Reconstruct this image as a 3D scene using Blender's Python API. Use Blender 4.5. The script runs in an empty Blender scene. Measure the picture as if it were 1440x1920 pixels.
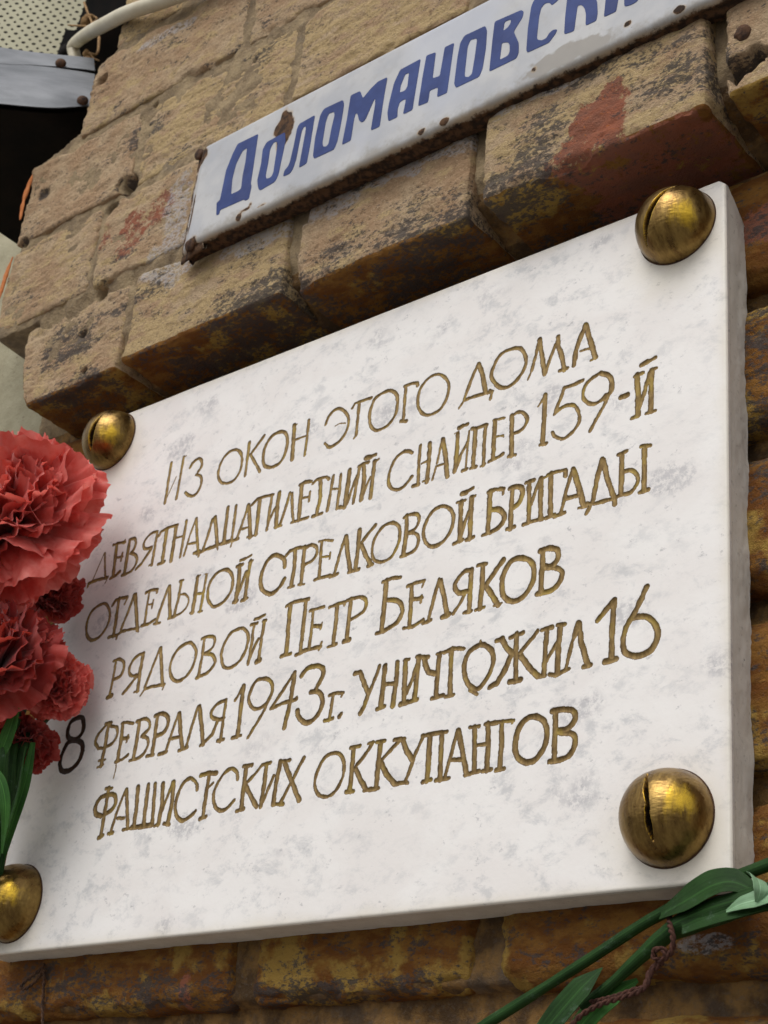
import bpy, bmesh, math, random
import numpy as np
from mathutils import Vector, Matrix

# ------------------------------------------------------------------ camera, light, exposure
SC = bpy.context.scene
COL = SC.collection
CAM = np.array([0.68249588, -0.49518859, -0.15453119])
RM = np.array([[0.7732604606, -0.2295233014, -0.5910899374],
               [0.6271905610, 0.4139809890, 0.6597361147],
               [0.0932751857, -0.8808738814, 0.4640699784]])      # columns: camera right, down, forward
FPX = 2958.0647
cd = bpy.data.cameras.new('camera')
cam = bpy.data.objects.new('camera', cd)
COL.objects.link(cam)
cd.sensor_fit = 'AUTO'
cd.sensor_width = 36.0
cd.lens = FPX / 1920 * 36.0
cd.clip_start = 0.01
cd.clip_end = 500
M = Matrix(((RM[0][0], -RM[0][1], -RM[0][2], CAM[0]),
            (RM[1][0], -RM[1][1], -RM[1][2], CAM[1]),
            (RM[2][0], -RM[2][1], -RM[2][2], CAM[2]), (0, 0, 0, 1)))
cam.matrix_world = M
cd.dof.use_dof = True
cd.dof.focus_distance = 0.66
cd.dof.aperture_fstop = 40.0
SC.camera = cam

SUN_EL, SUN_AZ = math.radians(54), math.radians(181)      # azimuth measured from +Y, clockwise: in front of the wall, from the left
world = bpy.data.worlds.new('World')
SC.world = world
world.use_nodes = True
wt = world.node_tree
bg = wt.nodes['Background']
sky = wt.nodes.new('ShaderNodeTexSky')
sky.sky_type = 'NISHITA'
sky.sun_disc = False
sky.sun_elevation = SUN_EL
sky.sun_rotation = SUN_AZ
sky.air_density = 1.0
sky.dust_density = 4.0
hs = wt.nodes.new('ShaderNodeHueSaturation')
hs.inputs['Saturation'].default_value = 0.12               # overcast sky
wt.links.new(sky.outputs['Color'], hs.inputs['Color'])
wt.links.new(hs.outputs['Color'], bg.inputs['Color'])
bg.inputs['Strength'].default_value = 0.14
sl = bpy.data.lights.new('sun', 'SUN')
sl.energy = 0.9
sl.angle = math.radians(30)
sl.color = (1.0, 0.95, 0.88)
sun = bpy.data.objects.new('sun', sl)
COL.objects.link(sun)
sdir = Vector((math.sin(SUN_AZ) * math.cos(SUN_EL), math.cos(SUN_AZ) * math.cos(SUN_EL), math.sin(SUN_EL)))
sun.rotation_euler = sdir.to_track_quat('Z', 'Y').to_euler()
sun.location = (-1, -3, 3)
SC.view_settings.view_transform = 'Standard'
SC.view_settings.look = 'None'
SC.view_settings.exposure = 0.10
SC.view_settings.gamma = 1.0

# ------------------------------------------------------------------ helpers
rng = random.Random(11)
nrng = np.random.default_rng(5)

def ray(px, py):
    return RM @ np.array([(px - 720) / FPX, (py - 960) / FPX, 1.0])

def at(px, py, y=0.0):
    """a point seen in the photograph, placed on the real plane y = const"""
    r = ray(px, py)
    return CAM + r * ((y - CAM[1]) / r[1])

def atp(px, py, p0, n):
    r = ray(px, py)
    return CAM + r * (np.dot(np.asarray(p0) - CAM, n) / np.dot(r, n))

def _hash(ix, iy, iz):
    h = (ix.astype(np.int64) * 374761393 + iy.astype(np.int64) * 668265263 + iz.astype(np.int64) * 2147483629) & 0xFFFFFFFF
    h = ((h ^ (h >> 13)) * 1274126177) & 0xFFFFFFFF
    h = ((h ^ (h >> 16)) * 2246822519) & 0xFFFFFFFF
    return ((h >> 8) & 0xFFFF) / 32767.5 - 1.0

def vnoise(p):
    p = np.asarray(p, dtype=np.float64)
    i = np.floor(p).astype(np.int64)
    f = p - i
    f = f * f * f * (f * (f * 6 - 15) + 10)
    out = 0.0
    for dx in (0, 1):
        wx = f[..., 0] if dx else 1 - f[..., 0]
        for dy in (0, 1):
            wy = f[..., 1] if dy else 1 - f[..., 1]
            for dz in (0, 1):
                wz = f[..., 2] if dz else 1 - f[..., 2]
                out = out + wx * wy * wz * _hash(i[..., 0] + dx, i[..., 1] + dy, i[..., 2] + dz)
    return out

def fbm(p, scale, octv=3, off=0.0, gain=0.5):
    p = np.asarray(p) * scale + off
    a, s, t = 1.0, 0.0, 0.0
    for k in range(octv):
        s = s + a * vnoise(p * (2.03 ** k) + 17.3 * k)
        t += a
        a *= gain
    return s / t

def sstep(a, b, x):
    t = np.clip((x - a) / (b - a), 0, 1)
    return t * t * (3 - 2 * t)

def mesh_np(name, V, F, mat=None, parent=None, smooth=True, attrs=None):
    """V (n,3), F (m,4) or (m,3) or list of such -> one mesh object"""
    me = bpy.data.meshes.new(name)
    Fs = F if isinstance(F, list) else [F]
    Fs = [np.asarray(f, dtype=np.int32) for f in Fs if len(f)]
    V = np.asarray(V, dtype=np.float32)
    me.vertices.add(len(V))
    me.vertices.foreach_set('co', V.ravel())
    nl = sum(f.size for f in Fs)
    npoly = sum(len(f) for f in Fs)
    me.loops.add(nl)
    me.polygons.add(npoly)
    me.loops.foreach_set('vertex_index', np.concatenate([f.ravel() for f in Fs]))
    tot = np.concatenate([np.full(len(f), f.shape[1], dtype=np.int32) for f in Fs])
    st = np.concatenate([[0], np.cumsum(tot)[:-1]]).astype(np.int32)
    me.polygons.foreach_set('loop_start', st)
    me.polygons.foreach_set('loop_total', tot)
    if smooth:
        me.polygons.foreach_set('use_smooth', np.ones(npoly, dtype=bool))
    me.update(calc_edges=True)
    me.validate()
    if attrs:
        for k, a in attrs.items():
            at_ = me.attributes.new(k, 'FLOAT', 'POINT')
            at_.data.foreach_set('value', np.asarray(a, dtype=np.float32))
    o = bpy.data.objects.new(name, me)
    if mat:
        me.materials.append(mat)
    COL.objects.link(o)
    if parent:
        o.parent = parent
        o.matrix_parent_inverse = Matrix.Translation(-parent.location)
    return o

class MB:
    """collects pieces into one mesh"""
    def __init__(s):
        s.V, s.Q, s.T, s.n, s.A = [], [], [], 0, {}
    def add(s, V, F, **attrs):
        V = np.asarray(V, dtype=np.float64)
        F = np.asarray(F, dtype=np.int64)
        (s.Q if F.shape[1] == 4 else s.T).append(F + s.n)
        s.V.append(V)
        for k in set(list(attrs) + list(s.A)):
            s.A.setdefault(k, [np.zeros(s.n)] if s.n else [])
            v = attrs.get(k, 0.0)
            s.A[k].append(np.full(len(V), v) if np.isscalar(v) else np.asarray(v))
        s.n += len(V)
    def build(s, name, mat, parent=None, smooth=True):
        F = []
        if s.Q: F.append(np.concatenate(s.Q))
        if s.T: F.append(np.concatenate(s.T))
        at_ = {k: np.concatenate(v) for k, v in s.A.items()}
        return mesh_np(name, np.concatenate(s.V), F, mat, parent, smooth, at_)

def grid_faces(nu, nv, flip=False, wrap=False):
    """vertices indexed iu*nv+iv"""
    iu = np.arange(nu if wrap else nu - 1)
    iv = np.arange(nv - 1)
    a, b = np.meshgrid(iu, iv, indexing='ij')
    a, b = a.ravel(), b.ravel()
    a2 = (a + 1) % nu
    f = np.stack([a * nv + b, a2 * nv + b, a2 * nv + b + 1, a * nv + b + 1], 1)
    return f[:, ::-1] if flip else f

def catmull(P, n=8, closed=False):
    P = np.asarray(P, dtype=float)
    if len(P) < 3 and not closed:
        t = np.linspace(0, 1, n + 1)[:, None]
        return P[0] * (1 - t) + P[-1] * t
    if closed:
        Q = np.concatenate([P[-1:], P, P[:2]])
    else:
        Q = np.concatenate([2 * P[:1] - P[1:2], P, 2 * P[-1:] - P[-2:-1]])
    out = []
    t = np.linspace(0, 1, n, endpoint=False)[:, None]
    for i in range(1, len(Q) - 2):
        p0, p1, p2, p3 = Q[i - 1], Q[i], Q[i + 1], Q[i + 2]
        out.append(0.5 * (2 * p1 + (p2 - p0) * t + (2 * p0 - 5 * p1 + 4 * p2 - p3) * t * t + (3 * p1 - p0 - 3 * p2 + p3) * t ** 3))
    if not closed:
        out.append(Q[-2][None])
    return np.concatenate(out)

def tube(P, r, n=12, flat=1.0, up=None, cap=True, fold=0.0):
    """tapered tube along points P (m,3); r (m,) or scalar; flat<1 squashes it across the up direction"""
    P = np.asarray(P, dtype=float)
    m = len(P)
    r = np.full(m, r) if np.isscalar(r) else np.asarray(r)
    T = np.gradient(P, axis=0)
    T /= np.linalg.norm(T, axis=1)[:, None] + 1e-12
    up = np.array([0, -1.0, 0]) if up is None else np.asarray(up, dtype=float)
    S = np.cross(T, up)
    S /= np.linalg.norm(S, axis=1)[:, None] + 1e-12
    U = np.cross(S, T)
    a = np.linspace(0, 2 * math.pi, n, endpoint=False)
    ca, sa = np.cos(a), np.sin(a)
    V = (P[:, None, :] + r[:, None, None] * (ca[None, :, None] * S[:, None, :] + flat * sa[None, :, None] * U[:, None, :]
         + fold * np.abs(ca)[None, :, None] * U[:, None, :]))
    V = V.reshape(-1, 3)
    i, j = np.meshgrid(np.arange(m - 1), np.arange(n), indexing='ij')
    i, j = i.ravel(), j.ravel()
    j2 = (j + 1) % n
    F = np.stack([i * n + j, (i + 1) * n + j, (i + 1) * n + j2, i * n + j2], 1)
    if not cap:
        return V, F
    return V, F

def addt(mb, V, F):
    n = int(F[0][1])
    a = np.linspace(0, 2 * math.pi, n, endpoint=False)
    mb.add(V, F, across=np.tile(np.cos(a), len(V) // n))

def box_mesh(x0, x1, y0, y1, z0, z1):
    V = np.array([(x, y, z) for x in (x0, x1) for y in (y0, y1) for z in (z0, z1)])
    F = np.array([(0, 1, 3, 2), (4, 6, 7, 5), (0, 4, 5, 1), (2, 3, 7, 6), (0, 2, 6, 4), (1, 5, 7, 3)])
    return V, F

def thing(name, label, cat, loc, group=None):
    o = bpy.data.objects.new(name, None)
    o.empty_display_size = 0.02
    COL.objects.link(o)
    o.location = tuple(float(v) for v in loc)
    o['label'] = label
    o['category'] = cat
    if group: o['group'] = group
    return o

def tag(o, label, cat, group=None):
    o['label'] = label
    o['category'] = cat
    if group: o['group'] = group
    return o

# ------------------------------------------------------------------ material helpers
class NT:
    def __init__(s, name):
        s.m = bpy.data.materials.new(name)
        s.m.use_nodes = True
        s.t = s.m.node_tree
        s.b = s.t.nodes['Principled BSDF']
        s.out = s.t.nodes['Material Output']
        s.tc = s.t.nodes.new('ShaderNodeTexCoord').outputs['Object']
    def link(s, a, b): s.t.links.new(a, b)
    def val(s, sock, v):
        if hasattr(v, 'is_output'): s.link(v, sock)
        elif isinstance(v, (tuple, list)) and len(v) == 3 and sock.type == 'RGBA': sock.default_value = (*v, 1)
        else: sock.default_value = v
    def mapping(s, scale=(1, 1, 1), rot=(0, 0, 0), loc=(0, 0, 0), vec=None):
        n = s.t.nodes.new('ShaderNodeMapping')
        n.inputs['Scale'].default_value = scale
        n.inputs['Rotation'].default_value = rot
        n.inputs['Location'].default_value = loc
        s.link(vec or s.tc, n.inputs['Vector'])
        return n.outputs['Vector']
    def noise(s, scale, detail=4, rough=0.55, vec=None, dist=0.0):
        n = s.t.nodes.new('ShaderNodeTexNoise')
        n.inputs['Scale'].default_value = scale
        n.inputs['Detail'].default_value = detail
        n.inputs['Roughness'].default_value = rough
        n.inputs['Distortion'].default_value = dist
        s.link(vec or s.tc, n.inputs['Vector'])
        return n.outputs['Fac']
    def voro(s, scale, vec=None, feature='F1', out='Distance', rand=1.0):
        n = s.t.nodes.new('ShaderNodeTexVoronoi')
        n.feature = feature
        n.inputs['Scale'].default_value = scale
        n.inputs['Randomness'].default_value = rand
        s.link(vec or s.tc, n.inputs['Vector'])
        return n.outputs[out]
    def ramp(s, fac, a, b, ca=0.0, cb=1.0):
        n = s.t.nodes.new('ShaderNodeMapRange')
        n.interpolation_type = 'SMOOTHSTEP'
        n.inputs['From Min'].default_value = a
        n.inputs['From Max'].default_value = b
        n.inputs['To Min'].default_value = ca
        n.inputs['To Max'].default_value = cb
        s.val(n.inputs['Value'], fac)
        return n.outputs['Result']
    def math(s, op, a, b=0.0):
        n = s.t.nodes.new('ShaderNodeMath')
        n.operation = op
        s.val(n.inputs[0], a)
        s.val(n.inputs[1], b)
        return n.outputs[0]
    def mix(s, f, a, b, mode='MIX'):
        n = s.t.nodes.new('ShaderNodeMix')
        n.data_type = 'RGBA'
        n.blend_type = mode
        s.val(n.inputs[0], f)
        s.val(n.inputs[6], a)
        s.val(n.inputs[7], b)
        return n.outputs[2]
    def attr(s, name):
        n = s.t.nodes.new('ShaderNodeAttribute')
        n.attribute_name = name
        return n.outputs['Fac']
    def bump(s, h, strength=0.5, dist=0.001, prev=None):
        n = s.t.nodes.new('ShaderNodeBump')
        n.inputs['Strength'].default_value = strength
        n.inputs['Distance'].default_value = dist
        s.link(h, n.inputs['Height'])
        if prev: s.link(prev, n.inputs['Normal'])
        return n.outputs['Normal']
    def set(s, **kw):
        for k, v in kw.items():
            s.val(s.b.inputs[k.replace('_', ' ')], v)
        return s.m

# ------------------------------------------------------------------ materials
def mat_brick():
    n = NT('weathered_brick')
    red, warm, dirt, pale, tint = (n.attr(k) for k in ('red', 'warm', 'dirt', 'pale', 'tint'))
    st = n.mapping((0.55, 1, 1.25))
    big = n.noise(38, 5, 0.6)
    fine = n.noise(420, 5, 0.72, n.mapping((0.75, 1, 1.15)))
    mid = n.noise(95, 6, 0.65, st)
    col = n.mix(n.ramp(big, 0.36, 0.66), (0.41, 0.268, 0.158), (0.495, 0.365, 0.232))
    col = n.mix(n.ramp(n.math('ADD', mid, n.math('MULTIPLY', tint, 0.10)), 0.50, 0.62), col, (0.50, 0.365, 0.19))
    col = n.mix(n.math('MULTIPLY', n.ramp(fine, 0.50, 0.68), 0.75), col, (0.20, 0.135, 0.08))
    col = n.mix(n.ramp(n.noise(760, 4, 0.7), 0.54, 0.70, 0, 0.75), col, (0.64, 0.50, 0.335))
    # warm orange-brown clay of lower courses and undersides, darkened to paint in their shade
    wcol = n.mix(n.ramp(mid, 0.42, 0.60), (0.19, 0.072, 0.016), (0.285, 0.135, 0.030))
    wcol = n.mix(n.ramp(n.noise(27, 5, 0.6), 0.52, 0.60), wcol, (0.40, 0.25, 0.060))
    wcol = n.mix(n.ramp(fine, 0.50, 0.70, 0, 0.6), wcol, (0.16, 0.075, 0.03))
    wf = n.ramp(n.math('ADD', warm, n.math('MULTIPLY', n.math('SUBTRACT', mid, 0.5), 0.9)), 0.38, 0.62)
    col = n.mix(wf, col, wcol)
    # bare red fired clay
    rcol = n.mix(n.ramp(mid, 0.35, 0.7), (0.33, 0.115, 0.065), (0.24, 0.105, 0.07))
    rcol = n.mix(n.ramp(fine, 0.6, 0.72), rcol, (0.50, 0.15, 0.035))
    rf = n.ramp(n.math('ADD', red, n.math('MULTIPLY', n.math('SUBTRACT', n.noise(170, 8, 0.8), 0.5), 2.1)), 0.46, 0.66)
    col = n.mix(rf, col, rcol)
    # blue-grey splashes of old limewash
    pf = n.ramp(n.math('ADD', pale, n.math('MULTIPLY', n.math('SUBTRACT', n.noise(150, 6, 0.7, st), 0.5), 1.1)), 0.42, 0.62)
    col = n.mix(n.math('MULTIPLY', n.math('MULTIPLY', pf, n.ramp(fine, 0.62, 0.42)), 0.75), col, (0.47, 0.45, 0.46))
    # black crust: speckle clustered in patches
    sp = n.math('ADD', n.math('MULTIPLY', n.noise(480, 4, 0.7, n.mapping((0.7, 1, 1.2))), 0.55), n.math('MULTIPLY', n.noise(38, 6, 0.7, n.mapping((0.6, 1, 1.5), loc=(3, 1, 7))), 0.50))
    sp = n.math('ADD', sp, n.math('MULTIPLY', n.noise(150, 6, 0.75, st), 0.42))
    sp = n.math('ADD', sp, n.math('MULTIPLY', dirt, 0.115))
    df = n.ramp(sp, 0.785, 0.87)
    col = n.mix(n.math('MULTIPLY', df, 0.85), col, n.mix(n.noise(600, 2), (0.045, 0.042, 0.045), (0.10, 0.088, 0.082)))
    pin = n.ramp(n.voro(240, rand=1.0), 0.10, 0.03)
    pin = n.math('MULTIPLY', pin, n.ramp(n.noise(60, 3), 0.5, 0.6))
    col = n.mix(pin, col, (0.05, 0.035, 0.03))
    h = n.math('ADD', n.math('MULTIPLY', n.noise(420, 5, 0.75), 0.9), n.math('MULTIPLY', n.noise(1000, 3, 0.7), 0.55))
    h = n.math('SUBTRACT', h, n.math('MULTIPLY', pin, 0.6))
    h = n.math('ADD', h, n.math('MULTIPLY', n.noise(260, 8, 0.8, n.mapping((0.6, 1, 1.3), loc=(2, 5, 1))), 0.4))
    return n.set(Base_Color=col, Roughness=0.93, Normal=n.bump(h, 1.0, 0.0019), Specular_IOR_Level=0.2)

def mat_mortar():
    n = NT('old_mortar')
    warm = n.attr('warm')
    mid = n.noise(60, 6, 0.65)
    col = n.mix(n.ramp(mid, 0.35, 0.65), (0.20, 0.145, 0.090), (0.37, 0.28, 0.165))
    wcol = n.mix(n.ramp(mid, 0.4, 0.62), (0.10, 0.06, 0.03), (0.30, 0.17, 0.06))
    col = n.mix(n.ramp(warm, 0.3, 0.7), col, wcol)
    gr = n.noise(520, 4, 0.7)
    col = n.mix(n.ramp(gr, 0.5, 0.75, 0, 0.7), col, (0.16, 0.13, 0.10))
    col = n.mix(n.ramp(n.noise(26, 5), 0.55, 0.68, 0, 0.6), col, (0.13, 0.11, 0.095))
    h = n.math('ADD', gr, n.math('MULTIPLY', n.noise(160, 6, 0.75), 1.5))
    return n.set(Base_Color=col, Roughness=0.95, Normal=n.bump(h, 0.9, 0.0014), Specular_IOR_Level=0.2)

def mat_marble():
    n = NT('white_marble')
    side, stain = n.attr('side'), n.attr('stain')
    rot = (0, math.radians(32), 0)
    v = n.mapping((0.75, 1, 1.1), rot)
    big = n.noise(30, 5, 0.6, v, 0.6)
    blot = n.noise(88, 9, 0.74, v, 0.25)
    patch = n.noise(11, 3, 0.5, n.mapping(loc=(5, 0, 2)))
    col = n.mix(n.ramp(big, 0.35, 0.65), (0.775, 0.742, 0.72), (0.815, 0.792, 0.772))
    f = n.math('MULTIPLY', n.ramp(blot, 0.49, 0.66), n.ramp(patch, 0.36, 0.60, 0.4, 1.0))
    col = n.mix(n.math('MULTIPLY', f, 0.64), col, (0.46, 0.465, 0.48))
    # fossil-like rounded grey spots
    vd = n.voro(27, n.mapping((0.8, 1, 1.2), rot, (0.3, 0, 0.8)))
    ring = n.math('MULTIPLY', n.ramp(n.math('ADD', vd, n.math('MULTIPLY', n.math('SUBTRACT', n.noise(140, 5, 0.7), 0.5), 0.34)), 0.30, 0.19), n.ramp(n.noise(17, 3, 0.5, n.mapping(loc=(1, 2, 9))), 0.46, 0.56))
    col = n.mix(n.math('MULTIPLY', n.math('MULTIPLY', ring, n.ramp(n.noise(260, 6, 0.75), 0.40, 0.58)), 0.75), col, (0.45, 0.44, 0.455))
    sp2 = n.math('MULTIPLY', n.ramp(n.noise(230, 6, 0.72, v), 0.575, 0.665), n.ramp(n.noise(40, 4, 0.6, n.mapping(loc=(7, 0, 4))), 0.42, 0.58))
    col = n.mix(n.math('MULTIPLY', sp2, 0.75), col, (0.41, 0.40, 0.41))
    vein = n.noise(240, 5, 0.7, v)
    col = n.mix(n.ramp(vein, 0.60, 0.76, 0, 0.35), col, (0.52, 0.50, 0.50))
    speck = n.math('MULTIPLY', n.ramp(n.voro(105), 0.075, 0.03), n.ramp(n.noise(42, 2), 0.60, 0.66))
    col = n.mix(n.math('MULTIPLY', speck, 0.85), col, (0.09, 0.08, 0.08))
    # ochre rain stain near edges and caps; lower left patch is painted yellowish shade
    sf = n.ramp(n.math('ADD', stain, n.math('MULTIPLY', n.math('SUBTRACT', n.noise(45, 4), 0.5), 0.6)), 0.15, 1.0)
    col = n.mix(n.math('MULTIPLY', sf, 0.55), col, (0.62, 0.55, 0.40))
    # saw-cut sides: duller, greyer stone
    scol = n.mix(n.ramp(n.noise(70, 6, 0.7, n.mapping((1, 1, 0.4))), 0.3, 0.7), (0.60, 0.56, 0.505), (0.70, 0.665, 0.61))
    scol = n.mix(n.ramp(n.noise(420, 3, 0.6), 0.58, 0.75, 0, 0.5), scol, (0.30, 0.27, 0.24))
    scol = n.mix(n.math('MULTIPLY', speck, 0.7), scol, (0.09, 0.08, 0.08))
    col = n.mix(n.ramp(side, 0.2, 0.8), col, scol)
    h = n.math('ADD', n.noise(300, 4, 0.6), n.math('MULTIPLY', n.math('MULTIPLY', side, n.noise(200, 5, 0.7)), 4.0))
    return n.set(Base_Color=col, Roughness=n.ramp(side, 0.2, 0.8, 0.42, 0.9), Normal=n.bump(h, 0.12, 0.0008), Specular_IOR_Level=0.35,
                 Subsurface_Weight=0.0)

def mat_gilt():
    n = NT('gilded_groove')
    g, tone = n.attr('core'), n.attr('tone')
    a = n.noise(420, 5, 0.7, n.mapping((1.6, 1, 0.5)))
    b = n.noise(70, 4, 0.6)
    col = n.mix(n.ramp(a, 0.35, 0.65), (0.185, 0.115, 0.040), (0.33, 0.225, 0.085))
    col = n.mix(n.ramp(b, 0.52, 0.66, 0, 0.7), col, (0.36, 0.26, 0.055))
    col = n.mix(n.ramp(a, 0.62, 0.74, 0, 0.5), col, (0.30, 0.27, 0.22))
    edge = n.ramp(n.math('ADD', g, n.math('MULTIPLY', n.math('SUBTRACT', a, 0.5), 0.7)), 0.42, 0.10)
    col = n.mix(n.math('MULTIPLY', edge, 0.85), col, (0.085, 0.055, 0.030))
    col = n.mix(n.math('MULTIPLY', tone, 0.93), col, (0.028, 0.010, 0.006))
    # paint thins out to bare stone right at the lip of the cut
    lip = n.ramp(n.math('ADD', g, n.math('MULTIPLY', n.math('SUBTRACT', n.noise(700, 3), 0.5), 0.10)), 0.03, 0.07)
    col = n.mix(lip, (0.77, 0.755, 0.74), col)
    return n.set(Base_Color=col, Metallic=n.math('MULTIPLY', lip, 0.15), Roughness=0.6, Specular_IOR_Level=0.2, Normal=n.bump(a, 0.5, 0.0006))

def mat_brass():
    n = NT('patinated_brass')
    worn = n.attr('worn')
    br = n.noise(120, 6, 0.7, n.mapping((2.4, 1, 0.55), (0, 0.5, 0)))
    bl = n.noise(55, 5, 0.6)
    col = n.mix(n.ramp(br, 0.32, 0.68), (0.14, 0.080, 0.026), (0.31, 0.20, 0.062))
    gf = n.ramp(n.math('ADD', worn, n.math('MULTIPLY', n.math('SUBTRACT', n.noise(150, 7, 0.75, n.mapping((1.8, 1, 0.6), (0, 0.6, 0))), 0.5), 1.0)), 0.35, 0.75)
    col = n.mix(gf, col, (0.68, 0.43, 0.045))
    col = n.mix(n.ramp(bl, 0.56, 0.75, 0, 0.6), col, (0.13, 0.075, 0.03))
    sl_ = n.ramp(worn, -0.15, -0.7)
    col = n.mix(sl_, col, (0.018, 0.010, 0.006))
    h = n.math('ADD', br, n.math('MULTIPLY', n.noise(75, 4, 0.6), 1.6))
    return n.set(Base_Color=col, Metallic=n.ramp(sl_, 0, 1, 0.92, 0.0), Roughness=n.ramp(br, 0.3, 0.7, 0.25, 0.40), Normal=n.bump(h, 0.14, 0.0008))

def mat_simple(name, ca, cb, scale=60, rough=0.6, metal=0.0, bump=0.3, bd=0.0006, spots=None, stretch=(1, 1, 1), spec=0.3):
    n = NT(name)
    v = n.mapping(stretch)
    f = n.noise(scale, 6, 0.65, v)
    col = n.mix(n.ramp(f, 0.32, 0.68), ca, cb)
    if spots:
        col = n.mix(n.ramp(n.noise(spots[1], 6, 0.7), spots[2], spots[3], 0, spots[4] if len(spots) > 4 else 0.8), col, spots[0])
    return n.set(Base_Color=col, Roughness=rough, Metallic=metal, Specular_IOR_Level=spec, Normal=n.bump(n.noise(scale * 5, 5, 0.7, v), bump, bd))

def mat_enamel():
    n = NT('white_enamel')
    rust, grime = n.attr('rust'), n.attr('grime')
    f = n.noise(26, 5, 0.6)
    col = n.mix(n.ramp(f, 0.35, 0.65), (0.405, 0.415, 0.445), (0.51, 0.51, 0.515))
    col = n.mix(n.ramp(n.noise(150, 5, 0.7), 0.52, 0.70, 0, 0.5), col, (0.40, 0.39, 0.39))
    col = n.mix(n.ramp(n.noise(9, 4, 0.6, n.mapping(loc=(4, 0, 3))), 0.52, 0.68, 0, 0.5), col, (0.50, 0.525, 0.60))
    gf = n.ramp(n.math('ADD', grime, n.math('MULTIPLY', n.math('SUBTRACT', n.noise(120, 6, 0.75), 0.5), 0.9)), 0.35, 0.75)
    col = n.mix(n.math('MULTIPLY', gf, 0.75), col, (0.26, 0.235, 0.20))
    rf = n.ramp(n.math('ADD', rust, n.math('MULTIPLY', n.math('SUBTRACT', n.noise(190, 6, 0.75), 0.5), 0.8)), 0.35, 0.55)
    rcol = n.mix(n.ramp(n.noise(260, 4), 0.4, 0.6), (0.034, 0.021, 0.015), (0.105, 0.055, 0.028))
    halo = n.ramp(n.math('ADD', rust, n.math('MULTIPLY', n.math('SUBTRACT', n.noise(80, 5), 0.5), 0.5)), 0.10, 0.45)
    col = n.mix(n.math('MULTIPLY', halo, 0.5), col, (0.42, 0.28, 0.13))
    col = n.mix(rf, col, rcol)
    pin = n.math('MULTIPLY', n.ramp(n.voro(90), 0.07, 0.03), n.ramp(n.noise(30, 2), 0.57, 0.63))
    col = n.mix(pin, col, (0.08, 0.05, 0.04))
    return n.set(Base_Color=col, Roughness=n.ramp(rf, 0, 1, 0.48, 0.9), Specular_IOR_Level=0.22, Normal=n.bump(n.math('ADD', n.noise(120, 4), rf), 0.15, 0.0006))

def mat_petal():
    n = NT('carnation_petal')
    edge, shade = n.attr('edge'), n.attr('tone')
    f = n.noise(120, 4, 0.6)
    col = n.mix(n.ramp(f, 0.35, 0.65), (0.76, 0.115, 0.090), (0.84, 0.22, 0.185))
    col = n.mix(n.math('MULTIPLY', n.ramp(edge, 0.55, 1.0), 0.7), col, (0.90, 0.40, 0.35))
    col = n.mix(n.math('MULTIPLY', shade, 0.93), col, (0.26, 0.010, 0.010))  # darker red: crimson bud colour, plus shade painted into lower blooms and hearts
    t = n.t.nodes.new('ShaderNodeBsdfTranslucent')
    n.val(t.inputs['Color'], n.mix(0.3, col, (0.8, 0.10, 0.04)))
    m = n.set(Base_Color=col, Roughness=0.62, Specular_IOR_Level=0.25, Sheen_Weight=0.25, Normal=n.bump(n.noise(500, 3, 0.6, n.mapping((1, 1, 1))), 0.25, 0.0005))
    mx = n.t.nodes.new('ShaderNodeMixShader')
    mx.inputs[0].default_value = 0.42
    n.link(n.b.outputs[0], mx.inputs[1])
    n.link(t.outputs[0], mx.inputs[2])
    n.link(mx.outputs[0], n.out.inputs['Surface'])
    return m

MAT_BRICK, MAT_MORTAR, MAT_MARBLE, MAT_GILT, MAT_BRASS, MAT_ENAMEL, MAT_PETAL = mat_brick(), mat_mortar(), mat_marble(), mat_gilt(), mat_brass(), mat_enamel(), mat_petal()
MAT_BLUE = mat_simple('blue_enamel', (0.027, 0.045, 0.155), (0.042, 0.070, 0.22), 45, 0.5, 0, 0.1, 0.0004, ((0.06, 0.075, 0.19), 25, 0.55, 0.7, 0.5), (1, 1, 1), 0.15)
MAT_RUST = mat_simple('rusty_iron', (0.045, 0.028, 0.022), (0.13, 0.065, 0.035), 300, 0.85, 0.2, 0.8)
MAT_STUCCO = mat_simple('beige_stucco', (0.36, 0.325, 0.22), (0.44, 0.405, 0.285), 34, 0.95, 0, 0.9, 0.0012, ((0.16, 0.13, 0.09), 210, 0.60, 0.70))
MAT_ZINC = mat_simple('dull_zinc_sheet', (0.14, 0.15, 0.165), (0.22, 0.23, 0.25), 22, 0.5, 0.25, 0.25, 0.0006, ((0.34, 0.29, 0.23), 17, 0.60, 0.72, 0.6), (1, 1, 2.5))
MAT_PANEL = mat_simple('cream_painted_metal', (0.29, 0.27, 0.165), (0.35, 0.33, 0.21), 14, 0.5, 0, 0.2)  # cream base darkened to include the shade on the panel
MAT_PIPE = mat_simple('cream_plastic_pipe', (0.56, 0.50, 0.37), (0.66, 0.61, 0.48), 30, 0.45, 0, 0.2, 0.0005, ((0.30, 0.25, 0.17), 40, 0.58, 0.72, 0.5))
MAT_DARK = mat_simple('shade_black', (0.004, 0.003, 0.0025), (0.010, 0.006, 0.004), 40, 1.0)  # near-black colour standing in for the shade of the recess
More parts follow.
